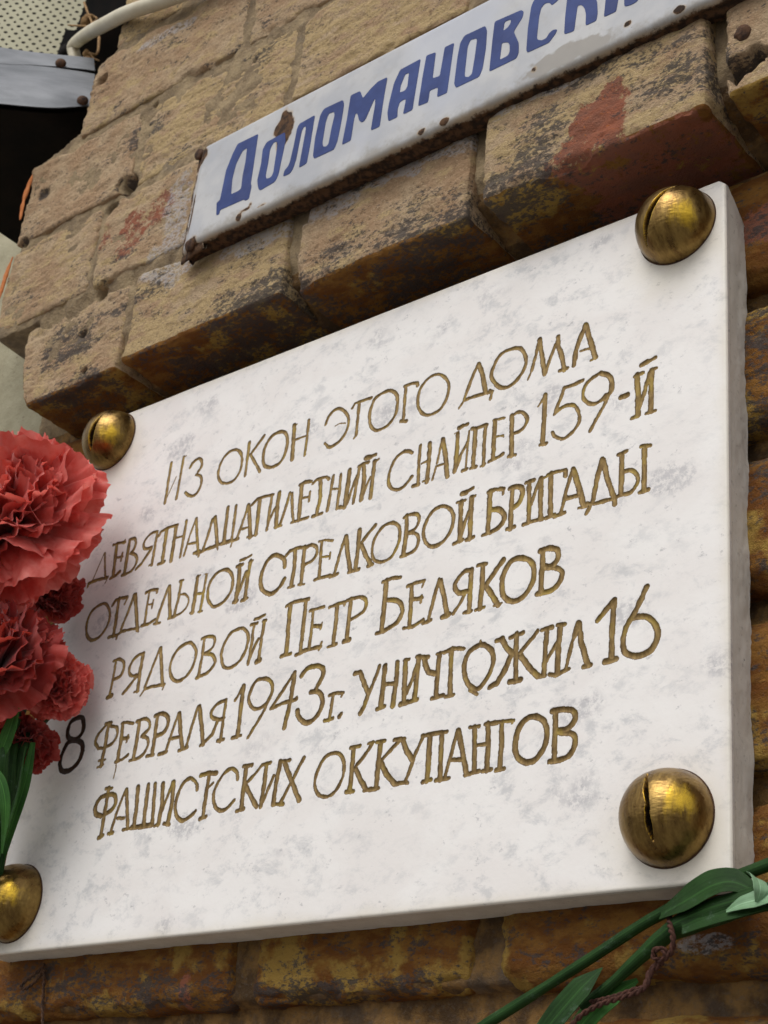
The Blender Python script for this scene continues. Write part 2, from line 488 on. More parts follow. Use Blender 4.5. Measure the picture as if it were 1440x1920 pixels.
def mat_plant(name, ca, cb, rough, bloom):
    n = NT(name)
    ac = n.attr('across')
    cx = n.t.nodes.new('ShaderNodeCombineXYZ')
    n.link(ac, cx.inputs[0])
    n.link(n.noise(6, 2), cx.inputs[1])
    lines = n.noise(9, 5, 0.75, cx.outputs[0])
    f = n.noise(55, 5, 0.65)
    col = n.mix(n.ramp(n.math('ADD', n.math('MULTIPLY', lines, 0.6), n.math('MULTIPLY', f, 0.4)), 0.36, 0.64), ca, cb)
    rib = n.ramp(n.math('ABSOLUTE', ac, 0), 0.10, 0.02)
    col = n.mix(n.math('MULTIPLY', rib, 0.35), col, tuple(min(1, c * 2.2) for c in cb))
    col = n.mix(n.ramp(n.noise(120, 6, 0.75), 0.55, 0.72, 0, bloom), col, (0.17, 0.24, 0.19))
    col = n.mix(n.ramp(n.noise(85, 5, 0.7, n.mapping(loc=(3, 1, 4))), 0.66, 0.74, 0, 0.7), col, (0.16, 0.13, 0.05))
    return n.set(Base_Color=col, Roughness=rough + 0.1, Specular_IOR_Level=0.16, Normal=n.bump(n.math('ADD', lines, n.math('MULTIPLY', n.noise(300, 4), 0.4)), 0.35, 0.0008))
MAT_STEM = mat_plant('green_stem', (0.007, 0.024, 0.005), (0.022, 0.066, 0.014), 0.48, 0.35)
MAT_LEAF = mat_plant('green_leaf', (0.018, 0.070, 0.012), (0.048, 0.145, 0.026), 0.5, 0.2)
MAT_PALELEAF = mat_plant('pale_leaf', (0.11, 0.23, 0.10), (0.24, 0.38, 0.24), 0.5, 0.3)
MAT_TWINE = mat_simple('brown_twine', (0.055, 0.022, 0.016), (0.12, 0.048, 0.032), 500, 0.9, 0, 0.9, 0.001)
MAT_DRY = mat_simple('dry_plant', (0.20, 0.11, 0.045), (0.38, 0.24, 0.11), 200, 0.9)
MAT_GROUND = mat_simple('pavement', (0.17, 0.165, 0.155), (0.24, 0.23, 0.215), 2.0, 0.95, 0, 0.5, 0.01)
# ------------------------------------------------------------------ ground
gv, gf = [], []
gd = np.linspace(-1, 1, 41)
GX, GY = np.meshgrid(np.sign(gd) * np.abs(gd) ** 2.2 * 120, np.sign(gd) * np.abs(gd) ** 2.2 * 120, indexing='ij')
gv = np.stack([GX.ravel(), GY.ravel(), np.full(GX.size, -1.75) + 0.01 * vnoise(np.stack([GX.ravel(), GY.ravel(), GX.ravel() * 0], 1))], 1)
ground = mesh_np('ground', gv, grid_faces(41, 41), MAT_GROUND)
ground['kind'] = 'structure'

# ------------------------------------------------------------------ brick wall
UP, LO = -0.019, 0.0182          # front of the projecting upper courses / of the recessed courses
wall = thing('brick_wall', 'weathered ochre brick wall with projecting upper courses and chipped left corner', 'wall', (0.2, 0.03, 0.33))

# stains with a shape of their own: (photo x, photo y, plane, radius x, radius z, kind, weight)
STAINS = [(1140, 235, UP, .016, .022, 'red', .9), (1095, 300, UP, .016, .012, 'red', .75), (1150, 190, UP, .010, .009, 'red', .7), (1255, 255, UP, .036, .006, 'red', .72), (1020, 390, UP, .022, .006, 'red', .5),
          (250, 430, UP, .018, .020, 'red', .62), (300, 390, UP, .018, .014, 'red', .58), (200, 445, UP, .010, .016, 'red', .5),
          (1010, 290, UP, .012, .016, 'dirt', .95), (1040, 240, UP, .018, .014, 'dirt', .6), (1200, 130, UP, .05, .012, 'dirt', .5), (950, 370, UP, .03, .01, 'dirt', .85), (1300, 150, UP, .02, .012, 'dirt', .85),
          (330, 480, UP, .035, .018, 'pale', .9), (480, 440, UP, .030, .012, 'pale', .9), (700, 330, UP, .06, .010, 'pale', .8), (850, 265, UP, .04, .009, 'pale', .85), (1000, 190, UP, .05, .007, 'pale', .9), (600, 390, UP, .05, .009, 'pale', .7), (318, 62, UP, .028, .004, 'pale', .9), (330, 400, UP, .012, .03, 'pale', .7),
          (740, 450, UP, .05, .02, 'dirt', .7), (480, 560, UP, .05, .016, 'dirt', .9), (330, 640, UP, .04, .012, 'dirt', .8), (130, 720, UP, .03, .016, 'dirt', .85), (110, 650, UP, .02, .02, 'dirt', .9), (640, 480, UP, .04, .012, 'dirt', .7), (480, 80, UP, .02, .02, 'dirt', .6), (270, 250, UP, .02, .012, 'dirt', .9),
          (250, 560, UP, .03, .006, 'dirt', .8), (430, 360, UP, .0, .0, 'dirt', 0)]
LOSTAINS = [(150, 1850, LO, .03, .008, 'dirt', .8), (60, 1840, LO, .02, .012, 'dirt', .8), (320, 1865, LO, .06, .006, 'dirt', .8), (450, 1880, LO, .05, .005, 'dirt', .8), (650, 1850, LO, .05, .005, 'dirt', 1.1),
            (1430, 420, LO, .02, .010, 'red', .8), (1435, 690, LO, .02, .05, 'dirt', .7), (1430, 600, LO, .02, .02, 'dirt', 1.0), (350, 1860, LO, .005, .012, 'red', .7), (1320, 1770, LO, .012, .004, 'pale', .7)]

def stain_attr(P, table, kind):
    a = np.zeros(len(P))
    wob = None
    for px, py, pl, rx, rz, k, w in table:
        if k != kind or rx == 0: continue
        c = at(px, py, pl)
        d = np.sqrt(((P[:, 0] - c[0]) / rx) ** 2 + ((P[:, 2] - c[2]) / rz) ** 2)
        m = d < 2.5
        if m.any():
            if wob is None: wob = fbm(P, 60, 3, 4.0) * 0.55
            a[m] = np.maximum(a[m], w * sstep(1.5, 0.55, d[m] + wob[m]))
    return a

# holes and gouges: (photo x, photo y, plane, radius, depth)
PITS = [(195, 152, UP, .0045, .014), (240, 345, UP, .009, .012), (205, 390, UP, .006, .010), (1405, 128, UP, .009, .016), (150, 690, UP, .004, .004), (290, 195, UP, .0025, .006), (477, 112, UP, .002, .004),
        (185, 545, UP, .006, .008), (45, 455, UP, .004, .006), (80, 365, UP, .006, .003), (145, 620, UP, .005, .004)]
PITC = [(at(a, b, c), r, d) for a, b, c, r, d in PITS]

def brick(mb, x0, x1, z0, z1, yf, depth, step, seed, rad=0.006, cuts=(), warm=0.0, dirt=0.0, rough=1.0, bulge=0.0, upper=True):
    """one worn brick: grids on its faces, corners rounded, weathered by noise"""
    cx, cz, cy = (x0 + x1) / 2, (z0 + z1) / 2, yf + depth / 2
    hx, hz, hy = (x1 - x0) / 2, (z1 - z0) / 2, depth / 2
    sd = max(step * 1.6, 0.0025)
    def pts(L, s): return np.linspace(-L, L, max(3, int(2 * L / s) + 1))
    gx, gz, gy = pts(hx, step), pts(hz, step), pts(hy, sd)
    parts = []
    A, B = np.meshgrid(gx, gz, indexing='ij')
    parts.append((np.stack([A, np.full_like(A, -hy), B], -1), False))
    for s, fl in ((-1, True), (1, False)):
        A, B = np.meshgrid(gx, gy, indexing='ij'); parts.append((np.stack([A, B, np.full_like(A, s * hz)], -1), not fl if s > 0 else False))
    for s in (-1, 1):
        A, B = np.meshgrid(gy, gz, indexing='ij'); parts.append((np.stack([np.full_like(A, s * hx), A, B], -1), s < 0))
    h = np.array([hx, hy, hz])
    for G, fl in parts:
        nu, nv = G.shape[:2]
        P = G.reshape(-1, 3)
        W = P + np.array([cx, cy, cz])
        r = rad * (1 + 0.55 * fbm(W, 55, 2, seed))[:, None]
        r = np.minimum(np.maximum(r, 0.001), np.min(h) * 0.95)
        q = np.clip(P, -(h - r), h - r)
        q[:, 1] = np.maximum(q[:, 1], -(hy - r[:, 0]))
        d = P - q
        L = np.linalg.norm(d, axis=1)[:, None]
        N = d / np.maximum(L, 1e-9)
        P2 = np.where(L > 1e-9, q + N * r, P)
        W = P2 + np.array([cx, cy, cz])
        fr = sstep(hy * 0.7, -hy * 0.6, P[:, 1])
        disp = (0.0016 * fbm(W, 28, 3, seed) + 0.0008 * fbm(W * np.array([0.6, 1, 1.4]), 120, 3, seed + 9)) * rough
        if step < 0.002:
            disp = disp + 0.00055 * fbm(W * np.array([0.5, 1, 1.5]), 360, 2, seed + 3) * rough
        if bulge:
            W[:, 1] -= bulge * np.clip(1 - (P[:, 2] / hz) ** 2, 0, 1) * fr
        W = W + N * disp[:, None]
        # flaked-off edge chips
        chip = np.clip(fbm(W, 42, 3, seed + 31) - 0.18, 0, 1) * sstep(0.35, 0.0, (h - np.abs(P)).clip(0)[:, [0, 2]].min(1) / 0.02)
        W[:, 1] += chip * 0.012 * fr
        for a, b, c in cuts:
            dd = a * W[:, 0] + b * W[:, 2] - c + 0.003 * fbm(W, 70, 3, 2.0)
            mm = dd > 0
            W[mm, 0] -= a * dd[mm]; W[mm, 2] -= b * dd[mm]
        pit = np.zeros(len(W))
        if upper:
            for c, rr, dp in PITC:
                dist = np.hypot((W[:, 0] - c[0]) * 0.8, (W[:, 2] - c[2]) * 1.2) * (1 + 0.8 * fbm(W, 130, 3, 6.0))
                pk = sstep(rr, rr * 0.45, dist) * fr
                W[:, 1] += dp * pk
                pit = np.maximum(pit, pk)
        tab = STAINS if upper else LOSTAINS
        wm = np.full(len(W), warm)
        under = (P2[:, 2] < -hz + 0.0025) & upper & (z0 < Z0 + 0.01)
        wm = np.where(under, np.maximum(wm, 0.95), wm)  # undersides take the dark warm colour, shade painted in
        mb.add(W, grid_faces(nu, nv, fl), red=stain_attr(W, tab, 'red'), dirt=np.maximum(np.maximum(stain_attr(W, tab, 'dirt'), dirt), 2.6 * pit) , pale=stain_attr(W, tab, 'pale'), warm=wm, tint=np.full(len(W), seed * 0.37 % 2 - 1))  # pit hollows darkened along with the crusted patches

up = MB()
PIT = 0.0735
Z0 = 0.3365
G = 0.0055                          # half joint
def jx(px, py): return at(px, py, UP)[0]
V = 0.0011
# lowest projecting course: headers with wide open joints
r1 = [(-0.072, 0.0285, ((-0.95, -0.31, 0.9 * 0.057 - 0.31 * 0.3415 + 0.001),)), (0.0345, 0.1625, ()), (0.1720, 0.2880, ()), (0.3010, 0.4235, ()), (0.4330, 0.556, ()), (0.566, 0.69, ()), (0.70, 0.83, ())]
for i, (a, b, c) in enumerate(r1):
    brick(up, a, b, Z0 + 0.002 * (i == 1) - 0.001 * (i == 3), Z0 + PIT - 0.009, UP + (0.003, 0.0015, 0.001, -0.0055, -0.004, 0, 0)[i], 0.058, V if b < 0.6 else 0.005, 3.1 + i * 7.7, 0.0036, c, rough=1.15)
rows = [  # course number, joints (x), left limit, cuts
    (1, [-0.108, -0.0105, 0.128, 0.392, 0.66, 0.83], ()),
    (2, [-0.107, 0.012, 0.1475, 0.28, 0.41, 0.54, 0.67, 0.83], ()),
    (3, [-0.0600, 0.098, 0.238, 0.50, 0.76], ()),
    (4, [-0.045, 0.060, 0.195, 0.33, 0.46, 0.60, 0.74], ()),
    (5, [-0.020, 0.14, 0.40, 0.66], ()),
    (6, [0.02, 0.14, 0.28, 0.42, 0.56, 0.70], ())]
for k, js, _ in rows:
    for i in range(len(js) - 1):
        z0 = Z0 + PIT * k - 0.004 + rng.uniform(-.001, .001)
        z1 = z0 + PIT - 0.0062
        cuts = ()
        if k == 2 and i == 0:        # corner knocked off above the orange edge
            p, q = at(60, 318, UP), at(172, 212, UP)
            t = np.array([q[0] - p[0], q[2] - p[2]]); t /= np.linalg.norm(t)
            nn = np.array([-t[1], t[0]])
            cuts = ((nn[0], nn[1], nn @ np.array([p[0], p[2]])),)
        if k == 3 and i == 0:
            p, q = at(182, 122, UP), at(215, 100, UP)
            t = np.array([q[0] - p[0], q[2] - p[2]]); t /= np.linalg.norm(t)
            nn = np.array([-t[1], t[0]])
            cuts = ((nn[0], nn[1], nn @ np.array([p[0], p[2]])),)
        vis = js[i] < 0.42 and k <= 5
        brick(up, js[i] + 0.0026, js[i + 1] - 0.0026, z0, z1, UP + rng.uniform(-.0015, .0015), 0.058, 0.0012 if vis else 0.006, 60 + k * 13.3 + i * 5.1, 0.0030, cuts, rough=1.25, dirt=(0.25 if k == 4 else 0.0))
up.build('projecting_brickwork', MAT_BRICK, wall)

lo = MB()
for k in range(-5, 5):
    z1 = Z0 - 0.0745 * (4 - k) + 0.0745 * 0 - 0.0045 + 0.0
    z0 = z1 - 0.0745 + 0.013
    js = ([-0.081, 0.0355, 0.3235, 0.585, 0.83] if k % 2 == 1 else [-0.081, 0.165, 0.30, 0.475, 0.62, 0.83])
    for i in range(len(js) - 1):
        vis = (z0 < 0.02 and k >= -3 and js[i] < 0.45) or js[i] > 0.28 and js[i] < 0.5
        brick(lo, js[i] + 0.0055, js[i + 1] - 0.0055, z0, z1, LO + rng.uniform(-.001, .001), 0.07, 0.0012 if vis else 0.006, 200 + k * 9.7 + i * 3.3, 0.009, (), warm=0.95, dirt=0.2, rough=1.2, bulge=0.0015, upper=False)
lo.build('recessed_brickwork', MAT_BRICK, wall)

mo = MB()
def mortar_sheet(x0, x1, z0, z1, ybase, step, amp, warm, seed, rec=None):
    X = np.linspace(x0, x1, max(2, int((x1 - x0) / step) + 1))
    Z = np.linspace(z0, z1, max(2, int((z1 - z0) / step) + 1))
    A, B = np.meshgrid(X, Z, indexing='ij')
    P = np.stack([A.ravel(), np.full(A.size, ybase), B.ravel()], 1)
    y = ybase + amp * fbm(P, 30, 3, seed) + amp * 0.6 * fbm(P, 140, 3, seed + 2)
    if rec is not None: y = y + rec(P)
    for c, rr, dp in PITC:
        y = y + (dp * sstep(rr, rr * 0.4, np.hypot(P[:, 0] - c[0], P[:, 2] - c[2])) if ybase < 0 else 0)
    P[:, 1] = y
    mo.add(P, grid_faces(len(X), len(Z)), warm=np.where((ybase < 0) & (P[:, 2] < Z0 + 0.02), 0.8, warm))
    return P, len(X), len(Z)
def rec_up(P):
    r = 0.0032 * sstep(Z0 + 0.072, Z0 + 0.055, P[:, 2]) + 0.006 * sstep(Z0 + 0.03, Z0 + 0.012, P[:, 2]) + 0.024 * sstep(Z0 + 0.014, Z0 + 0.004, P[:, 2])
    r = r + 0.05 * sstep(-0.057, -0.064, P[:, 0] + 0.002 * fbm(P, 60, 2)) * (P[:, 2] < 0.40)
    xl = np.interp(P[:, 2], [0.40, 0.55, 0.556, 0.565, 0.62, 0.63], [-0.103, -0.102, -0.075, -0.052, -0.052, -0.036])
    return r + 0.06 * sstep(0.004, -0.002, P[:, 0] - xl) * (P[:, 2] >= 0.40)
P, nx, nz = mortar_sheet(-0.11, 0.83, Z0 + 0.0035, Z0 + PIT * 6.5, UP + 0.0012, 0.0013, 0.0022, 0.1, 1.0, rec_up)
bot = P.reshape(nx, nz, 3)[:, 0]
bot = bot[bot[:, 0] > -0.054]; nx = len(bot)
back = bot.copy(); back[:, 1] = 0.05
mo.add(np.concatenate([bot, back]), np.stack([np.arange(nx - 1), np.arange(1, nx), np.arange(1, nx) + nx, np.arange(nx - 1) + nx], 1)[:, ::-1], warm=np.full(2 * nx, 0.6))
def rec_lo(P):
    ph = (P[:, 2] - (Z0 - 0.0045 + 0.0065)) / 0.0745
    return 0.010 * sstep(0.13, 0.09, np.abs(ph - np.round(ph)))
mortar_sheet(-0.066, 0.83, -0.40, Z0 + 0.01, LO + 0.0035, 0.0016, 0.0018, 0.8, 8.0, rec_lo)
mo.build('mortar', MAT_MORTAR, wall)
co = MB()
co.add(*box_mesh(-0.056, 0.83, 0.0335, 0.30, -1.74, Z0 + PIT * 6.6))
co.add(*box_mesh(-0.05, 0.83, 0.032, 0.30, Z0 + 0.006, Z0 + PIT * 6.55))
co.build('wall_core', MAT_MORTAR, wall, smooth=False)

# orange paint stripe down the broken left edge, small splashes of cement
ob = MB()
for pts_, w in (((( 66, 322), (55, 345), (44, 378), (38, 412)), .0022), (((24, 482), (14, 508), (4, 540), (-4, 568)), .0022)):
    Pc = catmull([at(a, b, UP - 0.0005) for a, b in pts_], 10)
    rr = w * (1 + 0.5 * fbm(Pc, 200, 2)) * np.sqrt(np.clip(np.linspace(0.05, 1, len(Pc)) * 3, 0, 1)) * np.sqrt(np.clip(np.linspace(1, 0.05, len(Pc)) * 3, 0, 1))
    ob.add(*tube(Pc, rr, 10, 0.45))
MAT_ORANGE = mat_simple('orange_paint', (0.46, 0.14, 0.035), (0.60, 0.22, 0.075), 160, 0.8)
ob.build('orange_paint_edge', MAT_ORANGE, wall)

# ------------------------------------------------------------------ recess at the left: stucco wall, dark void, zinc sheet, panel, pipe
st = thing('stucco_wall', 'rough beige stucco wall set back beside the brick corner', 'wall', (-0.4, 0.10, 0))
X = np.linspace(-1.3, -0.048, 220); Z = np.concatenate([np.linspace(-1.74, -0.2, 12)[:-1], np.linspace(-0.2, 0.69, 200)])
A, B = np.meshgrid(X, Z, indexing='ij')
P = np.stack([A.ravel(), np.full(A.size, 0.085), B.ravel()], 1)
P[:, 1] += 0.002 * fbm(P, 18, 3) + 0.0012 * fbm(P, 110, 3, 5.0)
mb = MB(); mb.add(P, grid_faces(len(X), len(Z)))
mb.build('plaster_face', MAT_STUCCO, st)
mb = MB(); mb.add(*box_mesh(-1.3, -0.048, 0.092, 0.28, -1.74, 0.688)); mb.build('wall_core', MAT_STUCCO, st, smooth=False)

vo = thing('wall_recess', 'hollow, its shade painted near black, above the stucco wall behind the zinc sheet', 'recess', (-0.5, 0.6, 0.7))
mb = MB()
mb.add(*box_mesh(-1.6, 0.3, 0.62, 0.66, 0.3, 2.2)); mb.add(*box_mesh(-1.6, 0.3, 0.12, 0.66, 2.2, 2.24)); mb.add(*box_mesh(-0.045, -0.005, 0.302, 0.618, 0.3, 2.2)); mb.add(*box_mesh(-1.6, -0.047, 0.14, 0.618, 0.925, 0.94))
mb.build('shade_liner', MAT_DARK, vo, smooth=False)  # near-black boards added so the recess stays dark

D = np.array([0.7120, 0.7021, 0.0]); NH = np.array([0.7021, -0.7120, 0.0])
th = math.radians(14.5)
E = -math.cos(th) * np.array([0, 0, 1.0]) + math.sin(th) * NH       # down the panel
NP = np.cross(D, E)
P0 = at(140, 100, 0.10)
ul = lambda px, py: ((atp(px, py, P0, NP) - P0) @ D, (atp(px, py, P0, NP) - P0) @ E)
pn = thing('perforated_panel', 'cream metal panel pierced by rows of small round holes', 'panel', P0)
mb = MB()
h0 = np.array(ul(65 / 5.143, 20 / 5.143)); h1 = np.array(ul(258 / 5.143, 48 / 5.143)); h2 = np.array(ul(38 / 5.143, 88 / 5.143))
pu = (h1[0] - h0[0]) / 2; pv = h2[1] - h0[1]; off = h2[0] - h0[0]
ue = ul(146, 20)[0]; vb = ul(60, 102)[1]
HR = 0.20 * pu
for iv in range(-6, 9):
    vv = h0[1] + iv * pv
    if vv > vb + pv: break
    sh = off * iv
    n0 = int(math.floor((-0.55 - h0[0] - sh) / pu)); n1 = int(math.floor((ue - h0[0] - sh) / pu))
    for iu in range(n0, n1 + 1):
        c = np.array([h0[0] + sh + iu * pu, vv])
        ang = np.linspace(0, 2 * math.pi, 16, endpoint=False) + math.pi / 16
        inner = np.stack([np.cos(ang), np.sin(ang)], 1) * HR
        sq = inner / np.abs(inner).max(1)[:, None] * np.array([pu / 2, pv / 2]) * 1.0
        sq[:, 0] = inner[:, 0] / np.abs(inner).max(1) * pu / 2
        ringV = np.concatenate([c + inner, c + sq])
        W3 = P0 + ringV[:, :1] * D + ringV[:, 1:] * E
        W3 = W3
        j = np.arange(16); j2 = (j + 1) % 16
        mb.add(W3, np.stack([j, j2, j2 + 16, j + 16], 1))
mb.build('pierced_sheet', MAT_PANEL, pn, smooth=False)

zs = thing('zinc_sheet', 'dull grey zinc flashing sheet, split at its end, abutting the brick corner', 'flashing', at(120, 150, 0.02))
PZ = at(168, 150, 0.004)
def zpt(px, py, o=0.0): return atp(px, py, PZ + NH * o, np.cross(D, -math.cos(0.5) * np.array([0, 0, 1.0]) + math.sin(0.5) * NH))
mb = MB()
def strip(top, bot, n=40, m=14, curl=0.0):
    T = catmull([zpt(*p) for p in top], n); Bm = catmull([zpt(*p) for p in bot], n)
    k = min(len(T), len(Bm)); T, Bm = T[np.linspace(0, len(T) - 1, 60).astype(int)], Bm[np.linspace(0, len(Bm) - 1, 60).astype(int)]
    s = np.linspace(0, 1, m)
    Q = T[:, None] * (1 - s)[None, :, None] + Bm[:, None] * s[None, :, None]
    Q = Q + NH * (curl * np.sin(s * math.pi))[None, :, None]
    Q = Q.reshape(-1, 3) + NH * (0.0012 * fbm(Q.reshape(-1, 3), 25, 3))[:, None]
    n1_ = len(T)
    Q2 = Q - NH * 0.0012
    F = grid_faces(n1_, m)
    mb.add(np.concatenate([Q, Q2]), np.concatenate([F, F[:, ::-1] + len(Q)]))
strip([(-420, 40), (-120, 72), (0, 89), (75, 99), (176, 110)], [(-420, 85), (-120, 105), (0, 118), (78, 122.5), (178, 133)])
strip([(-420, 86), (-120, 106), (0, 118.5), (78, 124), (178, 139)], [(-420, 150), (-120, 182), (0, 194.5), (95, 203), (176, 197)], curl=0.006)
mb.build('sheet', MAT_ZINC, zs)
mb = MB()
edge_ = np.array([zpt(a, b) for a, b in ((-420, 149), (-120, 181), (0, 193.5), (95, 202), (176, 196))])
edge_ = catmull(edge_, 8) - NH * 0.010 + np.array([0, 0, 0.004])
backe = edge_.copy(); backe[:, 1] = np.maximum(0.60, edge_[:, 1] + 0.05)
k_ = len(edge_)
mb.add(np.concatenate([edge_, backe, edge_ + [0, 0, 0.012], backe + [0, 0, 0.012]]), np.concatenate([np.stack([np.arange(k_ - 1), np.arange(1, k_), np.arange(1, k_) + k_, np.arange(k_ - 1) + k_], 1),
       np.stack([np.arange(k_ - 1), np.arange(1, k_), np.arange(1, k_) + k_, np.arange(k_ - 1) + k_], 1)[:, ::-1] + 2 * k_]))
mb.build('shade_board', MAT_DARK, zs, smooth=False)  # dark board added under the sheet to shade the stucco below
for px, py in ((114, 119), (155, 189)):
    mb = MB()
    c = zpt(px, py, 0.0025)
    a = np.linspace(0, 2 * math.pi, 14, endpoint=False); e = np.linspace(0, math.pi / 2, 6)
    U = np.cross(NH, [0, 0, 1.0])
    Q = np.array([c + 0.0042 * (math.cos(ee) * (math.cos(aa) * U + math.sin(aa) * np.array([0, 0, 1.0]))) + 0.003 * math.sin(ee) * NH for ee in e for aa in a])
    F = [(i * 14 + j, i * 14 + (j + 1) % 14, (i + 1) * 14 + (j + 1) % 14, (i + 1) * 14 + j) for i in range(5) for j in range(14)]
    mb.add(Q, F)
    mb.build('rivet', MAT_RUST, zs)

pp = MB()
Pp = catmull([at(142, 118, 0.06), at(139, 100, 0.058), at(137, 88, 0.056), at(147, 76, 0.05), at(168, 61, 0.010), at(196, 46, -0.014), at(240, 24, -0.0265), at(310, 0, -0.028), at(400, -34, -0.028), at(560, -112, -0.028)], 12)
pp.add(*tube(Pp, 0.0052, 18))
tag(pp.build('pipe', MAT_PIPE), 'bent cream plastic pipe rising from the zinc sheet across the wall top', 'pipe')

for twigs, buds, lab in (
        ((((196, 60, .10), (165, 50, .09), (140, 48, .09), (128, 47, .09)), ((158, 5, .10), (165, 25, .09), (172, 45, .085), (160, 60, .08)), ((172, 45, .085), (182, 36, .085), (176, 30, .085))),
         ((162, 40, .09, .0050), (170, 33, .09, .0032)), 'dry brown twig with withered buds above the cream pipe'),
        ((((186, 70, .05), (184, 95, .04), (178, 103, .035), (172, 101, .03), (174, 108, .03), (186, 114, .03)), ((178, 103, .035), (166, 100, .036), (162, 106, .036), (168, 114, .032))),
         ((167, 116, .031, .0042), (162, 101, .036, .0032)), 'withered curling tendril with small buds between the pipe and the brick corner')):
    twigs = twigs if isinstance(twigs[0][0], tuple) else (twigs,)
    dr = MB()
    for ctl in twigs:
        Pc = catmull([at(*c) for c in ctl], 8)
        dr.add(*tube(Pc, np.linspace(0.0013, 0.0007, len(Pc)), 6))
    for px, py, y, rr_ in buds:
        a = np.linspace(0, 2 * math.pi, 12, endpoint=False); e = np.linspace(-math.pi / 2, math.pi / 2, 9)
        Q = np.array([[math.cos(ee) * math.cos(aa), math.cos(ee) * math.sin(aa), math.sin(ee)] for ee in e for aa in a])
        Q = at(px, py, y) + Q * rr_ * (1 + 0.4 * vnoise(Q * 2.1 + py))[:, None]
        F = [(i * 12 + j, i * 12 + (j + 1) % 12, (i + 1) * 12 + (j + 1) % 12, (i + 1) * 12 + j) for i in range(8) for j in range(12)]
        dr.add(Q, F)
    tag(dr.build('dried_plant', MAT_DRY), lab, 'plant')
